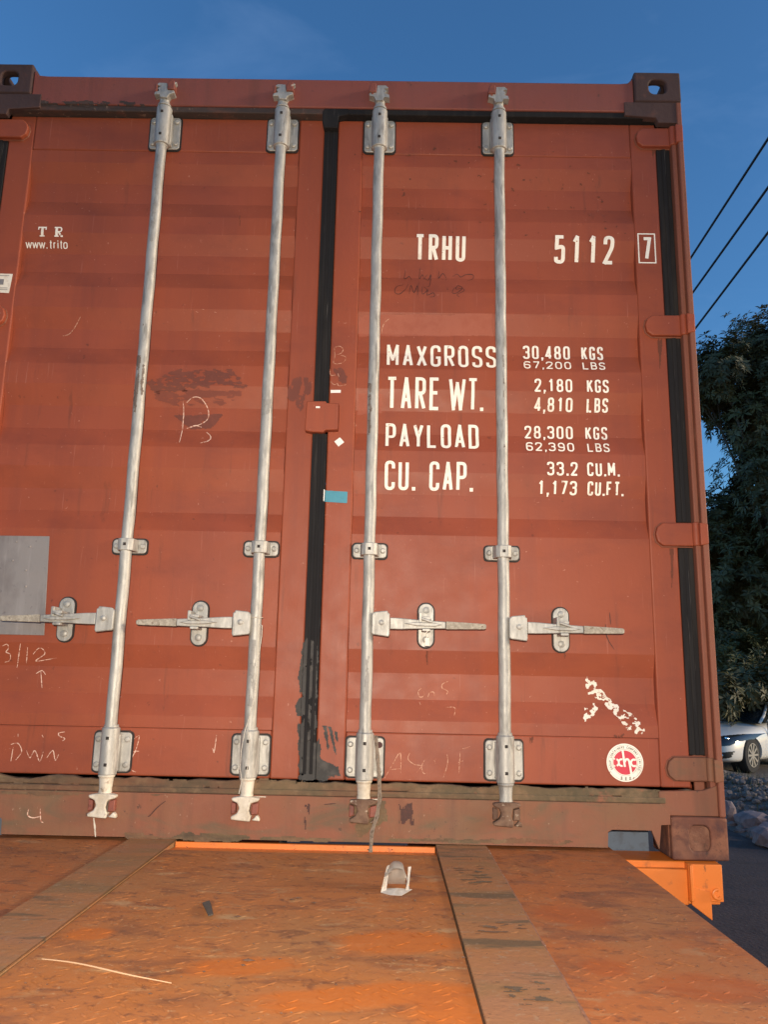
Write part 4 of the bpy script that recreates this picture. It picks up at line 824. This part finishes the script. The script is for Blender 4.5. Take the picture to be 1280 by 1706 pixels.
# crumbs: loose dirt, grit and flakes on the deck (uncountable)
mb = MB(); rn = random.Random(8)
for i in range(520):
    x, y = rn.uniform(-.88, .88), rn.uniform(-1.5, -.02); zb = .0295 if .38 < abs(x) < .52 else .0235
    r_ = rn.choice([.0007, .001, .0014, .002]) if rn.random() < .97 else .0032; V = []
    for q in ((1, 0, 0), (-.9, .2, 0), (0, 1, 0), (.1, -.8, 0), (0, 0, .7), (0, 0, -.4)): V.append((x+q[0]*r_*rn.uniform(.6, 1.8), y+q[1]*r_*rn.uniform(.6, 1.6), zb+(q[2]+.2)*r_))
    mb.add(V, [(0, 2, 4), (2, 1, 4), (1, 3, 4), (3, 0, 4), (2, 0, 5), (1, 2, 5), (3, 1, 5), (0, 3, 5)])
for u, v, r_ in ((486, 1498, .006), (497, 1496, .008), (524, 1504, .006), (404, 1608, .007), (412, 1600, .009), (440, 1598, .004), (340, 1618, .004), (182, 1593, .003), (395, 1527, .006), (300, 1560, .003), (466, 1597, .004), (604, 1556, .004), (790, 1438, .004), (560, 1640, .004), (250, 1655, .004)):
    p_ = onZ(u, v, .0235); V = [(p_.x+q[0]*r_*rn.uniform(.6, 1.7), p_.y+q[1]*r_*rn.uniform(.6, 1.5), .0236+(q[2]+.15)*r_*.4) for q in ((1, 0, 0), (-.9, .2, 0), (0, 1, 0), (.1, -.8, 0), (0, 0, .7), (0, 0, -.2))]
    mb.add(V, [(0, 2, 4), (2, 1, 4), (1, 3, 4), (3, 0, 4), (2, 0, 5), (1, 2, 5), (3, 1, 5), (0, 3, 5)])
o = mb.build('dirt_crumbs', M['dirt'], None, smooth=False); tag(o, 'loose grit and dirt crumbs scattered over the deck plates', 'dirt', kind='stuff')
# cord on the second bar and rope on the third
mb = MB(); pts = [(432, 1040), (437, 1042), (436, 1060), (430, 1100), (426, 1140), (420, 1180), (408, 1218), (402, 1250), (400, 1280), (403, 1300), (398, 1322)]
mb.tube([onY(u, v, -.026+(.004 if i < 1 else 0)) for i, (u, v) in enumerate(pts)], .0014, 6)
mb.tube([onY(u, v, -.030) for u, v in ((412, 1214), (416, 1240), (414, 1270), (408, 1298), (405, 1326))], .001, 6)
mb.tube([(-.170+.020*math.cos(R(a_)), .004+.0205*math.sin(R(a_)), .664) for a_ in range(0, 361, 30)], .0014, 6)
put('thin_cord', mb, M['cord'], 'thin pale cord tied round the inner left locking bar and trailing down it', 'cord')
mb = MB(); rn = random.Random(5)
for k in range(7):
    pts = [(626, 1225), (629, 1260), (632, 1295), (633, 1330), (628, 1360), (620, 1385), (617, 1424)]
    mb.tube([onY(u+3*math.sin(i*1.7+k), v, -.040+.004*math.sin(i*2.1+k*2)) for i, (u, v) in enumerate(pts)], .0017, 5)
put('frayed_rope', mb, M['rope'], 'frayed grey rope hanging from the lower bracket of the inner right locking bar', 'rope')
# little seal tag on the third handle
p = onY(712, 1068, -.036); mb = MB(); mb.prism(rrect(p.x-.007, p.x+.006, p.z-.014, p.z+.010, .002), p.y, p.y+.004); mb.tube([(p.x-.001, p.y+.002, p.z+.010), (p.x-.003, p.y+.002, p.z+.024), (p.x+.003, p.y+.004, p.z+.034)], .0015, 6)
put('seal_tag', mb, M['paper'], 'small white seal tag hanging on the inner right handle catch', 'seal tag', bevel=.001)

# ================================================================== LAMP behind the photographer: added fixture standing in for the flash or work lamp
lmp = empty('stand_in_lamp', (LAMP_POS.x, LAMP_POS.y-.16, .03), 'added lit lamp on a short post behind the camera, standing in for the flash or work lamp', 'lamp')
mb = MB(); mb.tube([(LAMP_POS.x, LAMP_POS.y-.17, .03), (LAMP_POS.x, LAMP_POS.y-.17, LAMP_POS.z)], .016, 12); mb.build('post', M['black'], lmp)
mb = MB(); mb.box(LAMP_POS.x-.06, LAMP_POS.x+.06, LAMP_POS.y-.15, LAMP_POS.y-.09, LAMP_POS.z-.05, LAMP_POS.z+.05); mb.build('housing', M['black'], lmp, bevel=.008)
em = bpy.data.materials.new('lamp_lens'); em.use_nodes = True; b_ = em.node_tree.nodes['Principled BSDF']; b_.inputs['Emission Color'].default_value = (1, .88, .72, 1); b_.inputs['Emission Strength'].default_value = 8
mb = MB(); mb.box(LAMP_POS.x-.05, LAMP_POS.x+.05, LAMP_POS.y-.0895, LAMP_POS.y-.084, LAMP_POS.z-.04, LAMP_POS.z+.04); mb.build('lens', em, lmp, bevel=.003)
ld = bpy.data.lights.new('lamp_beam', 'SPOT'); ld.energy = LAMP_W; ld.color = (1, .86, .68); ld.spot_size = R(130); ld.spot_blend = 1.0; ld.shadow_soft_size = .02
lo = bpy.data.objects.new('lamp_beam', ld); COL.objects.link(lo); lo.location = (LAMP_POS.x, LAMP_POS.y, LAMP_POS.z); lo.rotation_euler = Vector((0, -1, .10)).to_track_quat('Z', 'Y').to_euler()
lo.parent = lmp; lo.matrix_parent_inverse = Matrix.Translation(-lmp.location)

# ================================================================== GROUND
ROAD, LOT = -1.2, -1.06
def gh(x, y):
    e = x-4.5-.12*math.sin(y*.7); t_ = max(0, min(1, e/1.1)); t_ = t_*t_*(3-2*t_)
    return ROAD-.006+(LOT-ROAD+.006)*t_ + (.09*noise.noise(Vector((x*1.3, y*1.3, 0)))+.10)*(math.sin(math.pi*e/2.2) if 0 < e < 2.2 else 0)
mb = MB(); xs = [-400, -60, -20, -8, -3, 0]+[.5+.35*i for i in range(40)]+[16, 20, 30, 60, 400]; ys = [-400, -60, -12, -4, 0, 3]+[3.6+.3*i for i in range(60)]+[24, 40, 120, 600]
mb.add([(x, y, gh(x, y)) for y in ys for x in xs], [(j*len(xs)+i, j*len(xs)+i+1, (j+1)*len(xs)+i+1, (j+1)*len(xs)+i) for j in range(len(ys)-1) for i in range(len(xs)-1)])
tag(mb.build('ground', M['ground'], None), 'dusty earth ground with a low bank beside the road', 'ground', kind='structure')
mb = MB(); P = [(-9, -60), (9, -60), (6.2, 4.4+.22*2.7), (3.5, 4.95), (2.6, 5.0), (0, 5), (-9, 5)]
mb = MB(); mb.add([(x, y, ROAD) for x, y in ((-30, -60), (4.45, -60), (4.45, 60), (-30, 60))], [(0, 1, 2, 3)])
tag(mb.build('road', M['road'], None, smooth=False), 'dark worn asphalt road under the truck', 'road', kind='structure')
# rubble on the bank
def rock(mb, c, r, sd, sq=(1, 1, .7)):
    bm = bmesh.new(); bmesh.ops.create_icosphere(bm, subdivisions=2, radius=1)
    for v in bm.verts:
        k = 1+.35*noise.noise(v.co*1.7+Vector((sd, 0, 0)))+.15*noise.noise(v.co*5+Vector((0, sd, 0))); q = v.co*k
        q = Vector((round(q.x*2.5)/2.5*.5+q.x*.5, round(q.y*2.5)/2.5*.5+q.y*.5, round(q.z*2.5)/2.5*.5+q.z*.5)); v.co = Vector(c)+Vector((q.x*sq[0], q.y*sq[1], q.z*sq[2]))*r
    mb.add([v.co[:] for v in bm.verts], [tuple(v.index for v in f.verts) for f in bm.faces]); bm.free()
mb = MB(); rn = random.Random(12)
for i in range(900):
    y = rn.uniform(5.5, 15); x = 4.5+.12*math.sin(y*.7)+rn.random()**1.1*1.5; rock(mb, (x, y, gh(x, y)+.01), rn.uniform(.02, .07)*(1.4 if rn.random() < .1 else 1), i)
tag(mb.build('rubble', M['stone'], None, smooth=False), 'loose grey rubble covering the bank between road and car', 'rubble', kind='stuff')
mb = MB()
for i in range(1400):
    y = rn.uniform(6, 17); x = 4.8+rn.random()*1.6; z = gh(x, y); a_ = rn.uniform(0, 6.28); h_ = rn.uniform(.04, .16); w_ = .006
    dx, dy = math.cos(a_)*w_, math.sin(a_)*w_; lx, ly = rn.uniform(-.07, .07), rn.uniform(-.07, .07)
    mb.add([(x-dx, y-dy, z), (x+dx, y+dy, z), (x+lx, y+ly, z+h_)], [(0, 1, 2)])
tag(mb.build('dry_weeds', M['grass'], None, smooth=False), 'sparse dry weeds growing through the rubble bank', 'weeds', kind='stuff')
for (u, v), r_, sq, sd_, lab in (((1264, 1383), .26, (.9, 1.2, .5), 3, 'large pale broken concrete chunk at the foot of the rubble bank'), ((1222, 1372), .15, (.6, .8, 1.2), 9, 'small upright pale concrete piece right beside the container corner'), ((1292, 1412), .22, (.9, 1.1, .6), 6, 'pale concrete chunk at the road edge nearest the photographer, cut by the right border')):
    c = onZ(u, v, ROAD); mb = MB(); rock(mb, (c.x, c.y+.1, ROAD+r_*sq[2]*.6), r_, sd_, sq)
    put('concrete_chunk', mb, M['slab'], lab, 'rubble chunk', smooth=False, group='broken concrete at the road edge')

# ================================================================== CAR
def bake_bool(o, cutters):
    for c in cutters: md = o.modifiers.new('b', 'BOOLEAN'); md.operation = 'DIFFERENCE'; md.object = c; md.solver = 'EXACT'
    bpy.context.view_layer.update(); dg = bpy.context.evaluated_depsgraph_get(); me = bpy.data.meshes.new_from_object(o.evaluated_get(dg))
    o.modifiers.clear(); o.data = me
    for c in cutters: bpy.data.objects.remove(c)
def car(pos, heading):
    root = empty('parked_car', (0, 0, 0), 'white four-door saloon car parked under the trees beyond the bank', 'car')
    # local: front at y=0 looking to -y, rear at y=4.5
    st = [(0.0, .50, .30, .56), (.03, .66, .24, .64), (.12, .78, .20, .70), (.35, .85, .18, .77), (.8, .875, .18, .84), (1.25, .885, .18, .92), (1.45, .885, .18, .955), (2.2, .89, .18, .97), (3.2, .89, .18, .99), (3.75, .88, .18, 1.02), (4.2, .85, .2, 1.02), (4.42, .76, .26, .98), (4.5, .62, .34, .86)]
    mb = MB(); N = 16
    for y, w_, zb, zt in st:
        hh = zt-zb; pr = [(0, zb), (.6*w_, zb), (.9*w_, zb+.02), (.985*w_, zb+.12*hh), (w_, zb+.38*hh), (.995*w_, zb+.6*hh), (.965*w_, zb+.83*hh), (.86*w_, zb+.955*hh), (.45*w_, zt)]
        ring = pr+[(0, zt+.012)]+[(-a, b) for a, b in reversed(pr[1:])]; N = len(ring)
        for a, b in ring: mb.v.append((a, y+.10*(a/.9)**2*(1 if y < .6 else (-1 if y > 4 else 0)), b))
    for i in range(len(st)-1):
        for k in range(N): mb.f.append((i*N+k, i*N+(k+1) % N, (i+1)*N+(k+1) % N, (i+1)*N+k))
    mb.f.append(tuple(range(N))); mb.f.append(tuple((len(st)-1)*N+k for k in reversed(range(N))))
    body = mb.build('body', M['carpaint'], root); body.modifiers.new('s', 'SUBSURF').levels = 2; body.modifiers['s'].render_levels = 2
    bpy.context.view_layer.update(); dg = bpy.context.evaluated_depsgraph_get(); me = bpy.data.meshes.new_from_object(body.evaluated_get(dg)); body.modifiers.clear(); body.data = me
    bvh = BVHTree.FromPolygons([v.co.copy() for v in me.vertices], [tuple(p.vertices) for p in me.polygons])
    cut = []
    for y in (.88, 3.55):
        c_ = MB(); c_.tube([(-1.2, y, .32), (1.2, y, .32)], .365, 40); cut.append(c_.build('wheel_arch_cutter', M['black'], None))
    cut2 = MB(); cut2.box(-.0, 0, 0, 0, 0, 0)
    bake_bool(body, cut); shade(body, 40)
    MB().box(-.62, .62, .45, 4.0, .2, .75).build('underbody', M['black'], root)
    for sx in (-1, 1):
        for y in (.88, 3.55):
            inn = MB(); inn.tube([(sx*.60, y, .32), (sx*.70, y, .32)], .37, 32); inn.build('wheel_well', M['black'], root)
            ty = MB(); ty.tube([(sx*.68, y, .32), (sx*.69, y, .32), (sx*.72, y, .32), (sx*.84, y, .32), (sx*.862, y, .32), (sx*.866, y, .32)], [.20, .30, .322, .322, .305, .215], 40)
            wh = ty.build('wheel', M['tyre'], root); 
            rm = MB(); rm.tube([(sx*.845, y, .32), (sx*.87, y, .32)], [.05, .045], 16)
            for k in range(10):
                a_ = 2*math.pi*k/10; d = Vector((0, math.cos(a_), math.sin(a_))); e = Vector((0, -math.sin(a_), math.cos(a_)))
                P0 = Vector((sx*.868, y, .32)); V = [P0+d*.03+e*.014, P0+d*.03-e*.014, P0+d*.205-e*.02, P0+d*.205+e*.02]; off = Vector((-sx*.02, 0, 0))
                rm.add(V+[q+off for q in V], [(0, 1, 2, 3), (7, 6, 5, 4), (0, 4, 5, 1), (1, 5, 6, 2), (2, 6, 7, 3), (3, 7, 4, 0)])
            rm.add([(sx*x_, y+r_*math.cos(2*math.pi*k/32), .32+r_*math.sin(2*math.pi*k/32)) for x_, r_ in ((.872, .200), (.872, .214), (.85, .20)) for k in range(32)], [(j*32+k, j*32+(k+1) % 32, (j+1)*32+(k+1) % 32, (j+1)*32+k) for j in range(2) for k in range(32)])
            rm.build('rim', M['rim'], wh)
    def patchproj(name, poly, mt, off=.006, parent=root, dirv=Vector((0, 1, 0)), n=14):
        # poly in (x,z), projected along dirv on the body
        xs_ = [p[0] for p in poly]; zs_ = [p[1] for p in poly]; pb = MB(); idx = {}
        def vi(i, j):
            if (i, j) in idx: return idx[(i, j)]
            x = min(xs_)+(max(xs_)-min(xs_))*i/n; z = min(zs_)+(max(zs_)-min(zs_))*j/n
            hit = bvh.ray_cast(Vector((x, -3, z)), dirv)
            if hit[0] is None: idx[(i, j)] = None; return None
            q = hit[0]+hit[1].normalized()*off*(1 if hit[1].y < 0 else -1); pb.v.append(tuple(q)); idx[(i, j)] = len(pb.v)-1; return idx[(i, j)]
        for i in range(n):
            for j in range(n):
                x = min(xs_)+(max(xs_)-min(xs_))*(i+.5)/n; z = min(zs_)+(max(zs_)-min(zs_))*(j+.5)/n
                if inside(poly, x, z):
                    f = [vi(i, j), vi(i+1, j), vi(i+1, j+1), vi(i, j+1)]
                    if None not in f: pb.f.append(tuple(f))
        return pb.build(name, mt, parent)
    for sx in (-1, 1):
        hl = patchproj('headlight', [(sx*.36, .51), (sx*.40, .61), (sx*.62, .70), (sx*.80, .735), (sx*.865, .735), (sx*.86, .63), (sx*.76, .53), (sx*.56, .49)], M['glass'], .010, n=40)
        for a_, c_ in ((.56, .61), (.70, .655)):
            hit = bvh.ray_cast(Vector((sx*a_, -3, c_)), Vector((0, 1, 0)))
            if hit[0]: l_ = MB(); q = hit[0]; l_.tube([(q.x, q.y-.020, q.z), (q.x, q.y-.012, q.z), (q.x, q.y+.01, q.z)], [.022, .036, .042], 16); l_.build('bulb', M['chrome'], hl)
        fl = patchproj('fog_lamp', [(sx*.50, .36), (sx*.80, .42), (sx*.76, .30), (sx*.62, .27)], M['black'], .008, n=20)
        hit = bvh.ray_cast(Vector((sx*.65, -3, .335)), Vector((0, 1, 0)))
        if hit[0]: l_ = MB(); q = hit[0]; l_.tube([(q.x, q.y-.018, q.z), (q.x, q.y-.008, q.z)], [.026, .034], 16); l_.build('bulb', M['chrome'], fl)
        mr = MB(); mr.tube([(sx*.86, 1.62, .99), (sx*.92, 1.60, 1.01), (sx*1.0, 1.58, 1.04), (sx*1.07, 1.58, 1.045), (sx*1.09, 1.60, 1.04)], [.02, .03, .075, .075, .03], 14); mr.build('wing_mirror', M['carpaint'], root)
    patchproj('grille', [(-.36, .54), (-.30, .63), (.30, .63), (.36, .54)], M['black'], .006, n=16); patchproj('lower_grille', [(-.45, .26), (-.38, .42), (.38, .42), (.45, .26)], M['black'], .006, n=16)
    # greenhouse: dark glass volume + white roof and pillars
    gs = [(1.32, .74, .93, .95), (1.62, .72, .95, 1.13), (2.0, .66, .95, 1.36), (2.35, .64, .95, 1.44), (2.9, .64, .95, 1.45), (3.35, .63, .97, 1.38), (3.75, .66, .99, 1.18), (4.05, .68, 1.0, 1.02)]
    def gh_mesh(sc_, grow):
        g_ = MB()
        for y, w_, zb, zt in gs:
            ring = [(w_+.09, zb), (w_+.05, zb+(zt-zb)*.4), (w_, zt-.05*(zt > 1.2)), (w_*.75, zt), (0, zt+.012)]
            ring = ring+[(-a, b) for a, b in reversed(ring[:-1])]
            for a, b in ring: g_.v.append((a*(1+grow), y, b+grow*.3))
        n_ = 9
        for i in range(len(gs)-1):
            for k in range(n_-1): g_.f.append((i*n_+k, i*n_+k+1, (i+1)*n_+k+1, (i+1)*n_+k))
        g_.f.append(tuple(range(n_))); g_.f.append(tuple((len(gs)-1)*n_+k for k in reversed(range(n_)))); return g_
    gl = gh_mesh(1, 0).build('window_glass', M['glass'], root); shade(gl, 50)
    rf = MB(); rr_ = [g for g in gs if g[3] > 1.34]
    for y, w_, zb, zt in rr_:
        for a, b in ((w_+.012, zt-.06), (w_*.78, zt+.012), (0, zt+.026), (-w_*.78, zt+.012), (-w_-.012, zt-.06)): rf.v.append((a, y, b))
    for i in range(len(rr_)-1):
        for k in range(4): rf.f.append((i*5+k, i*5+k+1, (i+1)*5+k+1, (i+1)*5+k))
    o = rf.build('roof', M['carpaint'], root); md = o.modifiers.new('t', 'SOLIDIFY'); md.thickness = .02
    for sx in (-1, 1):
        for pth in ([(sx*.83, 1.34, .95), (sx*.79, 1.62, 1.09), (sx*.70, 2.0, 1.33), (sx*.66, 2.25, 1.41)], [(sx*.75, 2.78, .97), (sx*.67, 2.78, 1.42)], [(sx*.68, 3.2, 1.40), (sx*.72, 3.55, 1.22), (sx*.79, 3.85, 1.02)]):
            pm_ = MB(); pm_.tube(pth, .028, 8); pm_.build('pillar', M['carpaint'] if pth[0][1] != 2.78 else M['black'], root)
        dl = MB()
        for y in (1.55, 2.75, 3.6): dl.box(*sorted((sx*.87, sx*.8935)), y, y+.008, .32, .94)
        dl.box(*sorted((sx*.88, sx*.900)), 2.45, 2.62, .80, .82); dl.build('door_gap', M['black'], root)
    for ch in root.children:
        if ch.name.split('.')[0] not in ('wheel', 'wheel_well'):
            for q in [ch]+list(ch.children):
                for v in q.data.vertices:
                    if v.co.z > .32: v.co.z = .32+(v.co.z-.32)*.90
    root.location = pos; root.rotation_euler = (0, 0, heading)
    return root
wp = onZ(1256, 1288, LOT); hd_ = math.radians(-138); rotz = hd_+math.pi/2       # local -y is forward
ca, sa = math.cos(rotz), math.sin(rotz); lx, ly = .85, .88
car((wp.x-(lx*ca-ly*sa), wp.y-(lx*sa+ly*ca), LOT), rotz)

# ================================================================== TREES
def leafset(mb, c, nrm, L, rn, n=9):
    """one whorl of long leaves"""
    nrm = nrm.normalized(); a = nrm.orthogonal().normalized(); b = nrm.cross(a)
    for k in range(n):
        t_ = 2*math.pi*k/n+rn.uniform(-.3, .3); d = (a*math.cos(t_)+b*math.sin(t_)+nrm*rn.uniform(-.25, .7)).normalized(); s_ = d.cross(nrm)
        if s_.length < .1: continue
        s_.normalize(); l_ = L*rn.uniform(.6, 1.1); w_ = l_*.15; dr = Vector((0, 0, -l_*rn.uniform(.05, .3)))
        p0 = c+d*l_*.08; p1 = c+d*l_*.5+s_*w_; p2 = c+d*l_+dr; p3 = c+d*l_*.5-s_*w_
        mb.add([p0, p1, p2, p3], [(0, 1, 2, 3)])
def tree(name, base, lobes, seed, label, leaf, trunk_r, L, dens, lm, bk, cat='tree', group=None, lean=(0, 0)):
    rn = random.Random(seed); root = empty(name, base, label, cat, group); base = Vector(base)
    cen = sum((Vector(l[0]) for l in lobes), Vector())/len(lobes); fork = Vector((base.x*.6+cen.x*.4, base.y*.6+cen.y*.4, base.z+(min(l[0].z-l[1]*.6 for l in lobes)-base.z)*.7))
    if fork.z < base.z+.15: fork.z = base.z+.15
    tk = MB(); n = 8; tk.tube([base.lerp(fork, i/n)+Vector((.06*noise.noise(Vector((i*.6, seed, 0))), .06*noise.noise(Vector((i*.6, seed, 9))), 0)) for i in range(n+1)], [trunk_r*(1.25-.5*i/n) for i in range(n+1)], 10)
    cr_ = MB()
    for c, r_, sq in lobes:
        c = Vector(c); nb = 5
        mid = fork.lerp(c, .5)+Vector((rn.uniform(-.2, .2), rn.uniform(-.2, .2), .1))
        tk.tube([fork, mid, c], [trunk_r*.6, trunk_r*.4, trunk_r*.22], 7)
        for _ in range(nb):
            d = Vector((rn.gauss(0, 1), rn.gauss(0, 1), rn.gauss(.2, .8))).normalized(); tk.tube([c.lerp(mid, .3), c+d*r_*.5+Vector((0, 0, .05)), c+d*r_*.85], [trunk_r*.22, trunk_r*.12, .008], 5)
        cnt = int(dens*r_*r_)
        for _ in range(cnt):
            d = Vector((rn.gauss(0, 1), rn.gauss(0, 1), rn.gauss(0, 1))).normalized()
            k = (rn.random()**.45); bump_ = 1+.42*noise.noise(d*2.1+Vector((seed, 0, 0)))+.2*noise.noise(d*5+Vector((0, seed, 0)))
            p_ = c+Vector((d.x*sq[0], d.y*sq[1], d.z*sq[2]))*r_*k*bump_
            if noise.noise(p_*1.6+Vector((seed, 3, 1))) < -.22: continue
            leafset(cr_, p_, (d+Vector((0, 0, .55))), L*rn.uniform(.8, 1.15), rn, leaf)
    tk.build('trunk', bk, root); cr_.build('crown', lm, root, smooth=False)
    return root
def lob(u, v, y, rpx, sq=(1, 1, 1)):
    p = onY(u, v, y); return (p, rpx/FPX*(y-CAM.y), sq)
def gz(x, y): return gh(x, y)
b1 = onY(1345, 1200, 17); tree('broadleaf_tree', (b1.x, 17, gz(b1.x, 17)-.02), [lob(1290, 600, 17, 95), lob(1200, 615, 16.5, 62), lob(1262, 690, 17, 78), lob(1180, 665, 17, 45), lob(1360, 690, 17, 150), lob(1275, 790, 17, 72), lob(1400, 880, 17, 160)], 1, 'tall dark broadleaf tree with its crown highest against the sky', 9, .10, .21, 880, M['leaf'], M['bark'], group='trees beyond the bank')
b2 = onY(1230, 1200, 18.5); tree('broadleaf_tree', (b2.x, 18.5, gz(b2.x, 18.5)-.02), [lob(1195, 890, 18.5, 72), lob(1265, 880, 18.5, 90), lob(1150, 930, 18.5, 90), lob(1230, 980, 18, 95), lob(1310, 1010, 18, 95), lob(1180, 1070, 18, 85), lob(1200, 1158, 13.6, 36), lob(1248, 1150, 13.9, 38), lob(1300, 1140, 14, 40)], 2, 'lower dark broadleaf tree beside the container, just behind the white car', 9, .08, .22, 820, M['leaf'], M['bark'], group='trees beyond the bank')
b3 = onY(1213, 1200, 15.5); b3t = tree('shrub', (b3.x, 15.5, gz(b3.x, 15.5)-.02), [lob(1215, 1120, 16.2, 42), lob(1195, 1165, 15.9, 44), lob(1222, 1180, 15.5, 30), lob(1255, 1150, 16.4, 50), lob(1300, 1130, 16.5, 60), lob(1240, 1090, 16.6, 40)], 3, 'yellow-green shrub with a pale stem just above the white car bonnet', 8, .035, .19, 1000, M['leaf2'], M['palebark'], 'shrub')
b4 = onY(1120, 1200, 24); tree('broadleaf_tree', (b4.x, 24, gz(b4.x, 24)-.02), [lob(1100, 1000, 24, 110), lob(1180, 1040, 24, 110), lob(1270, 1080, 24, 110), lob(1360, 1040, 24, 120), lob(1200, 1140, 24, 90), lob(1310, 1160, 24, 90)], 4, 'dense dark tree farthest back, low behind the shrub', 7, .10, .30, 520, M['leaf'], M['bark'], group='trees beyond the bank')
mb = MB(); tk = onY(1212, 1100, 16.0); tk2 = onY(1216, 1150, 16.0)
# pale stem seen through the shrub
mb.tube([(tk.x+.05, 15.9, gz(tk.x, 15.9)-.02), (tk2.x, 15.95, tk2.z), (tk.x+.03, 15.9, (tk.z+tk2.z)/2), (tk.x, 15.95, tk.z)], [.06, .05, .055, .045], 10)
mb.build('stem', M['palebark'], b3t)

# ================================================================== CABLES
for i, (pa, pb_, lab) in enumerate((((1280, 232), (1150, 432), 'highest of the three black overhead cables'), ((1280, 313), (1153, 490), 'middle one of the three black overhead cables'), ((1280, 388), (1157, 550), 'lowest of the three black overhead cables, meeting the treetops'))):
    zc = 5.2; A, B = onZ(*pa, zc), onZ(*pb_, zc)
    d = B-A; mb = MB(); n = 24; P0 = A-d*2.2; P1 = B+d*5
    mb.tube([P0.lerp(P1, k/n) for k in range(n+1)], .0125+.001*i, 6)
    put('overhead_cable', mb, M['cable'], lab, 'cable', group='overhead cables crossing the sky')
